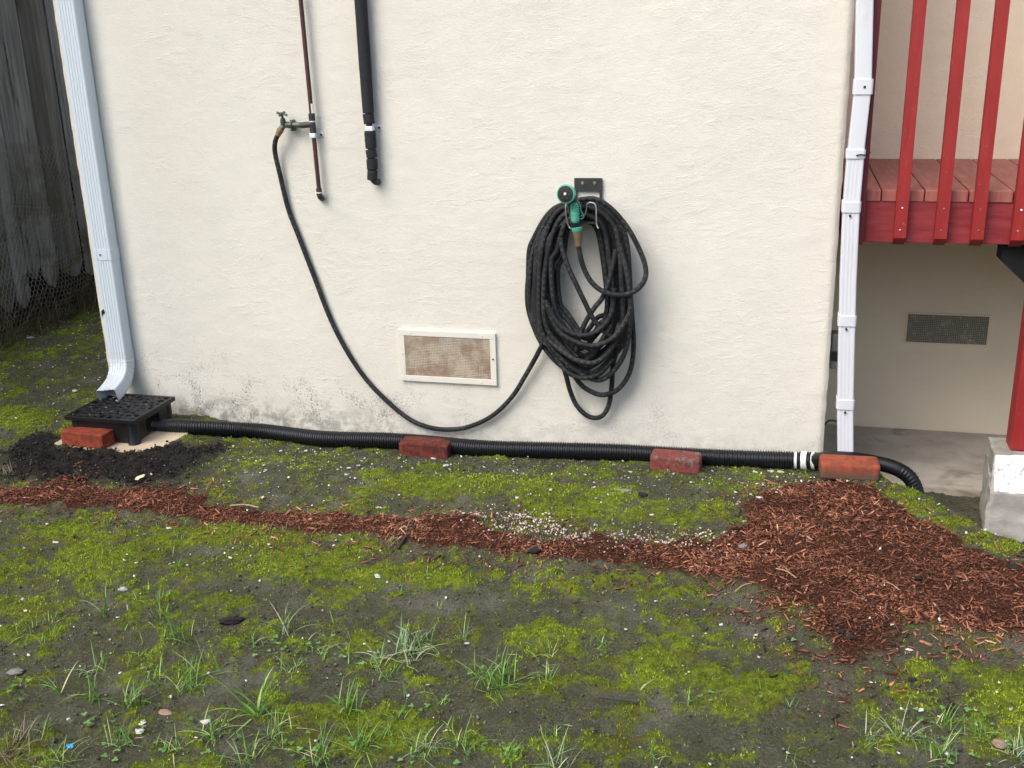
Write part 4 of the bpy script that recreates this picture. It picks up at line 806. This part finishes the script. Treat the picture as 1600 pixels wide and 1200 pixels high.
# footing
ft = thing('concrete_footing', (.93, .1, -.3), 'rough concrete footing with chipped white paint under the red deck post', 'footing')
lx = at(1541, 795, -.10)[0]; ltx = at(1553, 700, -.01)[0]
def rough_block(vs, fs, name, mat, cuts=22, amp=.008, sd_=0):
    bm = bmesh.new(); q = [bm.verts.new(v) for v in vs]
    for f_ in fs: bm.faces.new([q[i] for i in f_])
    bmesh.ops.recalc_face_normals(bm, faces=bm.faces); bmesh.ops.subdivide_edges(bm, edges=bm.edges[:], cuts=cuts, use_grid_fill=True)
    off = np.array(ft.location)
    for v in bm.verts:
        n_ = float(fbm(np.array([v.co.x * 22 + v.co.y * 9 + sd_]), np.array([v.co.z * 22 + v.co.y * 15]), 4, 4)[0]) - .5
        n2_ = float(fbm(np.array([v.co.y * 22 + sd_]), np.array([v.co.z * 25 + v.co.x * 9]), 4, 7)[0]) - .5
        n3_ = random.uniform(-.5, .5) * amp * .35; v.co += Vector((n2_ * amp * 2.2 + n3_, n_ * amp * 2 + n3_, n_ * amp)); v.co -= Vector(off)
    me = bpy.data.meshes.new(name); bm.to_mesh(me); bm.free(); me.materials.append(mat); me.polygons.foreach_set('use_smooth', [True] * len(me.polygons)); o = bpy.data.objects.new(name, me); C.objects.link(o); o.parent = ft; return o
fq = [(0, 1, 2, 3), (7, 6, 5, 4), (0, 4, 5, 1), (1, 5, 6, 2), (2, 6, 7, 3), (3, 7, 4, 0)]
zm = at(1548, 768, -.10)[2]
rough_block([(lx, -.10, -.34), (lx + .42, -.10, -.34), (lx + .42, .20, -.34), (lx + .03, .20, -.34), (lx + .006, -.10, zm), (lx + .42, -.10, zm), (lx + .42, .20, zm + .02), (lx + .035, .19, zm + .06)], fq, 'base', M['footing'])
rough_block([(lx + .010, -.094, zm - .01), (lx + .41, -.094, zm - .01), (lx + .41, .19, zm - .01), (lx + .04, .19, zm - .01), (ltx, -.02, .032), (ltx + .30, -.02, .032), (ltx + .30, .17, .032), (ltx + .01, .17, .032)], fq, 'shoulder', M['footing'], amp=.007)
fc = rough_block([(lx + .020, -.1005, zm - .004), (lx + .40, -.0985, zm + .002), (ltx + .29, -.026, .036), (ltx + .006, -.026, .036), (lx + .020, -.092, zm - .004), (lx + .40, -.092, zm + .002), (ltx + .29, -.019, .030), (ltx + .006, -.019, .030)],
                 [(0, 1, 2, 3), (7, 6, 5, 4), (0, 4, 5, 1), (1, 5, 6, 2), (2, 6, 7, 3), (3, 7, 4, 0)], 'white_paint', M['white_chip'], 24, .007)

# ------------------------------------------------------------------ pipes and tap on the wall
def wp(px, py, Y=-.03): return at(px, py, Y)
YP = -.030
p_up = [wp(470, 2, YP), wp(488, 190, YP), wp(498.5, 297, YP)]; d_ = (p_up[0] - p_up[1]) / (p_up[0] - p_up[1])[2]; top = p_up[0] + d_ * 1.6
wpth = thing('water_pipe', (p_up[1][0], 0, p_up[1][2]), 'thin brown painted water pipe running down the wall to the tap', 'pipe')
b = MB(); b.tube([top, p_up[0], p_up[1], p_up[2]], .0085, 14); b.build('riser', M['copper'], wpth, smooth='auto')
def along(py): t = (py - 2) / 295.; return p_up[0] + (p_up[2] - p_up[0]) * t
b = MB(); e = [wp(498, 294, YP), wp(499.5, 305, YP), wp(502, 309, -.02), wp(503, 310, .006)]; b.tube(crom(e, .004), .0115, 12); b.build('elbow', M['iron'], wpth, smooth='auto')
tc = wp(488, 194, YP); b = MB(); b.tube([wp(486.7, 177, YP), wp(489.6, 208, YP)], .0125, 14); b.tube([tc, wp(471, 196, YP)], .0115, 14); b.build('tee', M['iron'], wpth, smooth='auto')
b = MB(); nip = [wp(482, 195, YP), wp(458, 195.5, YP)]; pp = resamp(nip, .0015); b.tube(pp, [.0088 + .0012 * (i % 2) for i in range(len(pp))], 12); b.build('nipple', M['iron'], wpth, smooth='auto')
def clamp(par, px, py, w, h, Y, mat, rr=.012):
    c = wp(px, py, Y); b = MB(); b.box(c[0] - w / 2, c[0] + w / 2, c[1] - rr - .002, c[1] + .004, c[2] - h / 2, c[2] + h / 2, .003)
    b.box(c[0] - w / 2 - .012, c[0] + w / 2 + .018, -.006, .002, c[2] - h / 2, c[2] + h / 2, .001); o = b.build('clamp', mat, par)
    q = MB()
    for dx in (-w / 2 - .007, w / 2 + .010): q.tube([(c[0] + dx, -.012, c[2]), (c[0] + dx, -.004, c[2])], .0045, 8)
    q.build('screw', M['screw'], o)
clamp(wpth, 490, 211.5, .024, .018, YP, M['white_bracket']); 
for py in (186, 301): c = along(py); b = MB(); b.tube([c + np.array([0, 0, .002]), c - np.array([0, 0, .002])], .0132, 14); b.build('band', M['white_tape'], wpth, smooth='auto')
a0, a1 = along(158), along(176); b = MB(); b.tube([a0 + np.array([.006, -.004, 0]), a1 + np.array([.006, -.004, 0])], .0045, 8); b.build('bare_patch', M['white_tape'], wpth, smooth='auto')
# tap
tp_ = wp(448, 196, YP); tap = thing('garden_tap', tp_, 'small weathered brass garden tap with a cross handle on the wall', 'tap')
b = MB(); b.tube([wp(470, 195.5, YP), wp(459, 195.5, YP), wp(457, 195.5, YP), wp(446, 195, YP), wp(441, 197, -.034)], [.0105, .0115, .0125, .012, .011], 14)
b.tube(crom([wp(446, 195, YP), wp(442, 198, -.036), wp(437.5, 205, -.045)], .004), .0108, 14)
b.tube([wp(457.6, 195.5, YP), wp(456.4, 195.5, YP)], .020, 6); b.box(tp_[0] + .016, tp_[0] + .024, -.034, .002, tp_[2] - .022, tp_[2] + .020, .002); b.build('body', M['brass'], tap, smooth='auto')
hp = wp(440.5, 178, -.046); b = MB(); b.tube([wp(443, 195, -.034), wp(442, 188, -.04), wp(441.5, 185, -.043)], [.0115, .0105, .0085], 14); b.tube([wp(441.5, 186, -.043), hp], .0045, 10); b.build('stem', M['brass'], tap, smooth='auto')
b = MB(); hx = (at(449, 181, -.046) - at(431, 176.5, -.046)); hx /= np.linalg.norm(hx)
for sgn in (-1, 1): b.tube([hp, hp + hx * .017 * sgn, hp + hx * .021 * sgn], [.0045, .0040, .0056], 10)
for sgn in (-1, 1): b.tube([hp, hp + np.array([0, .016 * sgn, .003 * sgn]), hp + np.array([0, .020 * sgn, .004 * sgn])], [.0045, .0040, .0056], 10)
b.tube([hp + np.array([0, 0, -.004]), hp + np.array([0, 0, .006])], .0075, 10); b.build('cross_handle', M['brass'], tap, smooth='auto')
# insulated pipe
ip0, ip1 = wp(563.5, 2, -.035), wp(583, 284, -.035); dI = (ip0 - ip1) / (ip0 - ip1)[2]
ins = thing('insulated_pipe', (ip1[0], 0, ip1[2]), 'thick pipe wrapped in black foam sleeves, hanging on the wall right of the tap', 'pipe')
def ia(py): return ip1 + dI * (wp(575, py, -.035)[2] - ip1[2])
b = MB(); b.tube([ia(0) + dI * 1.6, ia(274)], .012, 12); b.tube(crom([ia(272), ia(280) + np.array([0, 0, 0]), ia(285) + np.array([.006, .012, 0]), ia(286) + np.array([.008, .042, 0])], .004), .012, 12); b.build('pipe', M['iron'], ins, smooth='auto')
def sleeve(y0, y1, r=.0225, first=None, lx_=0, tl=0):
    a_, b_ = ia(y0) if first is None else first, ia(y1); k = 12; pth = [a_ + (b_ - a_) * i / k for i in range(k + 1)]
    rad = [r * (1 - .08 * (i in (0, k)) + random.uniform(-.02, .02)) for i in range(k + 1)]
    pth = [p + np.array([lx_ + tl * (i / k - .5), 0, 0]) for i, p in enumerate(pth)]; b = MB(); b.tube(pth, rad, 18); b.build('foam_sleeve', M['foam'], ins, smooth='auto')
sleeve(0, 176.5, .0228, ia(0) + dI * 1.6); sleeve(177.5, 193.5, .021, tl=.002); sleeve(204.5, 232, .0215, lx_=.001); sleeve(233.5, 246.5, .0205, lx_=.001, tl=.003); sleeve(248, 265, .021, lx_=.001); sleeve(266, 281, .0200, lx_=-.001, tl=-.004)
clamp(ins, 578.8, 200.5, .030, .018, -.035, M['white_bracket'], .016)

# ------------------------------------------------------------------ hose, hanger, nozzle
hg = thing('hose_hanger', wp(920, 300, 0), 'dark metal hose hanger plate screwed to the wall above the coil', 'hose hanger')
a_, b_ = wp(897.5, 278, -.006), wp(941, 299, -.006)
b = MB(); b.box(a_[0], b_[0], -.010, -.003, b_[2], a_[2], .001); b.box(b_[0] - .010, b_[0] - .0005, -.0095, -.0035, b_[2] - .20, b_[2], .001); b.box(a_[0] + .0005, a_[0] + .010, -.0095, -.0035, b_[2] - .20, b_[2], .001); b.build('plate', M['bracket'], hg)
q = MB()
for px in (910.3, 929): c = wp(px, 286, -.010); q.tube([c, c + np.array([0, -.003, 0])], [.0062, .005], 10)
q.build('screw', M['steel'], hg)
b = MB()
b.box(a_[0] + .002, b_[0] - .002, -.16, -.006, wp(900, 345, -.1)[2] - .0, wp(900, 345, -.1)[2] + .004, .001); b.build('saddle', M['bracket'], hg)
def tine(L): b = MB(); b.tube(crom([wp(px, py, yy) for px, py, yy in L], .003), .0026, 8); b.build('hook', M['steel'], hg, smooth='auto')
tine([(908, 338, -.15), (914, 335, -.158), (916, 328, -.162), (917, 320, -.165), (922, 316.5, -.168), (928, 318, -.168), (931, 324, -.168), (931.5, 340, -.168), (932, 351, -.168), (935, 357, -.170)])
tine([(887, 312, -.160), (884.5, 320, -.166), (884, 330, -.168), (886, 345, -.168), (889, 354, -.168), (891, 357, -.170)])
hs = thing('garden_hose', wp(910, 500, 0), 'long black braided garden hose running from the tap into a big coil on the hanger', 'hose')
RH = .0094
def hose(L, name='hose_run', r=RH):
    b = MB(); P = resamp(crom([wp(*q) for q in L], .008), .0055); b.tube(P, r, 12, True, up=(.1, 1, .2)); return b
H_ = MB()
def addrun(L, r=RH):
    P = resamp(crom([wp(*q) for q in L], .008), .0055); H_.tube(P, r, 12, True, up=(.1, 1, .2))
addrun([(435, 209, -.048), (430, 222, -.040), (430, 240, -.03), (438, 275, -.022), (450, 325, -.016), (467, 370, -.015), (490, 430, -.015), (515, 495, -.015), (540, 545, -.016), (570, 590, -.016), (605, 627, -.018), (640, 655, -.020), (672, 668, -.022), (705, 671, -.022),
        (735, 666, -.022), (770, 649, -.022), (800, 620, -.025), (822, 585, -.03), (842, 549, -.035), (852, 525, -.05), (858, 490, -.06), (862, 430, -.06), (870, 375, -.06), (890, 335, -.06), (915, 322, -.06), (940, 332, -.06), (955, 370, -.06), (960, 420, -.06)])
def loop(top, Lx, Rx, bot, Y0, phl=0., ytop=None, skew=0, lm=430, rm=430):
    """one closed turn of the coil, hanging over the saddle"""
    tx, ty = top; bx_, by = bot
    return [(tx, ty, Y0), (tx + (Rx - tx) * .55, ty + 14, Y0), (Rx - 8, ty + 48, Y0 + phl), (Rx, rm, Y0 + phl), (Rx - 1, (rm + by) / 2, Y0), (Rx - (Rx - bx_) * .35, by - 26, Y0 - phl), (bx_, by, Y0 - phl),
            (Lx + (bx_ - Lx) * .42, by - 30, Y0), (Lx + 4, (lm + by) / 2, Y0), (Lx, lm, Y0 + phl), (Lx + 9, ty + 58, Y0 + phl), (tx - (tx - Lx) * .55, ty + 14, Y0), (tx, ty, Y0 + .001)]
loops = [((913, 320), 829, 980, (914, 574), -.056), ((911, 325), 838, 960, (908, 562), -.086),((915, 313), 827, 974, (908, 588), -.030), ((912, 318), 833, 962, (912, 578), -.046), ((918, 322), 840, 977, (905, 568), -.062), ((908, 327), 847, 966, (915, 555), -.078), ((915, 331), 856, 956, (905, 544), -.094),
         ((912, 317), 842, 985, (935, 594), -.104), ((916, 322), 850, 972, (918, 572), -.120), ((910, 337), 864, 948, (918, 531), -.108), ((914, 342), 871, 947, (912, 520), -.098), ((914, 313), 835, 981, (920, 583), -.070), ((912, 334), 862, 958, (925, 548), -.130), ((915, 328), 855, 966, (900, 562), -.050)]
for tp2, lx2, rx2, bt2, Y0 in loops:
    j = lambda s=3: random.uniform(-s, s)
    L = loop(tp2, lx2, rx2, bt2, Y0, random.uniform(-.006, .010), lm=430 + j(25), rm=440 + j(25)); L = [(a + (j(1.6) if 0 < i < len(L) - 1 else 0), b_ + j(2), max(min(c, -.022), -.148)) for i, (a, b_, c) in enumerate(L)]; L[-1] = (L[0][0], L[0][1], L[0][2]); addrun(L)
# outlying turns
addrun([(895, 330, -.10), (860, 350, -.085), (838, 390, -.06), (826, 430, -.045), (824, 470, -.04), (830, 500, -.045), (843, 528, -.06), (862, 545, -.085), (880, 575, -.10), (905, 590, -.11), (935, 585, -.12), (958, 560, -.12)])
addrun([(892, 340, -.12), (866, 362, -.11), (845, 410, -.08), (834, 455, -.06), (833, 490, -.06), (843, 515, -.08), (868, 540, -.12), (900, 562, -.145), (930, 566, -.15), (955, 545, -.14), (968, 505, -.13)])
addrun([(855, 480, -.145), (872, 515, -.155), (895, 532, -.16), (925, 540, -.16), (955, 530, -.158), (975, 505, -.15), (985, 480, -.14), (980, 430, -.13), (968, 380, -.12)])
addrun([(852, 470, -.15), (868, 500, -.158), (888, 518, -.16), (915, 524, -.155), (940, 512, -.15), (955, 490, -.14), (960, 450, -.13)])
addrun([(876, 372, -.14), (879, 390, -.145), (888, 418, -.15), (902, 448, -.152), (915, 475, -.152), (925, 495, -.15), (940, 515, -.14), (958, 528, -.13)])
addrun([(962, 390, -.12), (955, 425, -.13), (943, 462, -.14), (928, 482, -.146), (914, 505, -.146), (905, 528, -.14), (900, 550, -.13)])
addrun([(965, 350, -.10), (978, 400, -.09), (984, 450, -.075), (988, 500, -.06), (990, 540, -.055), (986, 575, -.055), (975, 598, -.06), (960, 612, -.065), (940, 617, -.07), (920, 610, -.075), (905, 598, -.085), (890, 575, -.09)])
addrun([(870, 540, -.10), (884, 585, -.06), (890, 608, -.045), (900, 632, -.035), (915, 648, -.032), (930, 653, -.032), (943, 648, -.035), (952, 630, -.04), (956, 600, -.05), (958, 570, -.07), (966, 540, -.09)])
addrun([(905, 312, -.13), (930, 311, -.13), (955, 326, -.12), (980, 355, -.11), (1000, 392, -.105), (1009, 420, -.11), (1006, 440, -.125), (990, 456, -.145), (965, 461, -.155), (940, 454, -.162), (922, 438, -.17), (910, 413, -.178), (904, 386, -.182), (903, 374, -.184)])
H_.build('hose_line', M['hose'], hs, smooth=True, uv=True)
b = MB(); c0, c1 = wp(438, 203.5, -.045), wp(434, 211.5, -.048); dd_ = c1 - c0
b.tube([c0 - dd_ * .2, c0 + dd_ * .25, c0 + dd_ * .3, c0 + dd_ * 1.1], [.0135, .0135, .0118, .0100], 12); b.build('coupling', M['bronze'], hs, smooth='auto')
b = MB(); b.tube([wp(902, 361, -.186), wp(902.5, 368, -.186), wp(903, 371, -.186), wp(903.4, 384, -.184)], [.0165, .0150, .0135, .0115], 16); b.build('coupling', M['bronze'], hs, smooth='auto')
# nozzle
nz = thing('spray_nozzle', wp(898, 330, -.19), 'teal and black pistol spray nozzle hooked on the hanger in front of the hose coil', 'nozzle')
hc = wp(884, 303, -.235); ax = np.array([-.18, -1, .10]); ax /= np.linalg.norm(ax); bk_ = wp(890, 306, -.17)
b = MB(); b.tube([bk_ - ax * -.01, hc - ax * .028, hc - ax * .012, hc, hc + ax * .002], [.018, .026, .0325, .0335, .0305], 28); b.build('head', M['teal'], nz, smooth='auto')
b = MB(); b.tube([hc + ax * .0015, hc + ax * .0055, hc + ax * .0065], [.0285, .0280, .020], 28); 
b.build('face', M['black_plastic'], nz, smooth='auto')
b = MB(); b.tube([hc + ax * .0066, hc + ax * .010], [.0055, .004], 10); b.build('jet', M['white_tape'], nz)
b = MB()
u_ = np.cross(ax, [0, 0, 1]); u_ /= np.linalg.norm(u_); v_ = np.cross(u_, ax)
for i in range(6): c = hc + ax * .0064 + (u_ * math.cos(i * 1.047) + v_ * math.sin(i * 1.047)) * .0165; b.tube([c, c + ax * .0022], [.0042, .003], 8)
b.build('spray_holes', M['screw'], nz)
b = MB(); b.tube(crom([wp(892, 305, -.180), wp(894, 318, -.184), wp(897, 335, -.188), wp(900, 350, -.188), wp(901, 356, -.187)], .004), .0185, 16); b.build('handle', M['black_plastic'], nz, smooth='auto')
b = MB(); gp = resamp(crom([wp(897, 317, -.198), wp(898, 328, -.200), wp(898.5, 338, -.201), wp(899, 348, -.201)], .004), .0012)
nG = len(gp); b.tube(gp, [(.0155 - .007 * (abs(i / nG - .5) * 2) ** 6) * (1 + .09 * math.sin(i * 1.15)) for i in range(nG)], 16); b.build('grip', M['teal'], nz, smooth='auto')
b = MB(); b.tube([wp(901, 353.5, -.188), wp(901.2, 355, -.188), wp(901.7, 359.5, -.188), wp(902, 361, -.187)], [.016, .0192, .0190, .016], 18); b.build('base_ring', M['teal'], nz, smooth='auto')
b = MB(); b.tube(crom([wp(899, 311, -.172), wp(905, 318, -.168), wp(908, 330, -.166), wp(912, 339, -.166), wp(907, 343, -.17)], .003), .0030, 8); b.build('lever', M['teal'], nz, smooth='auto')
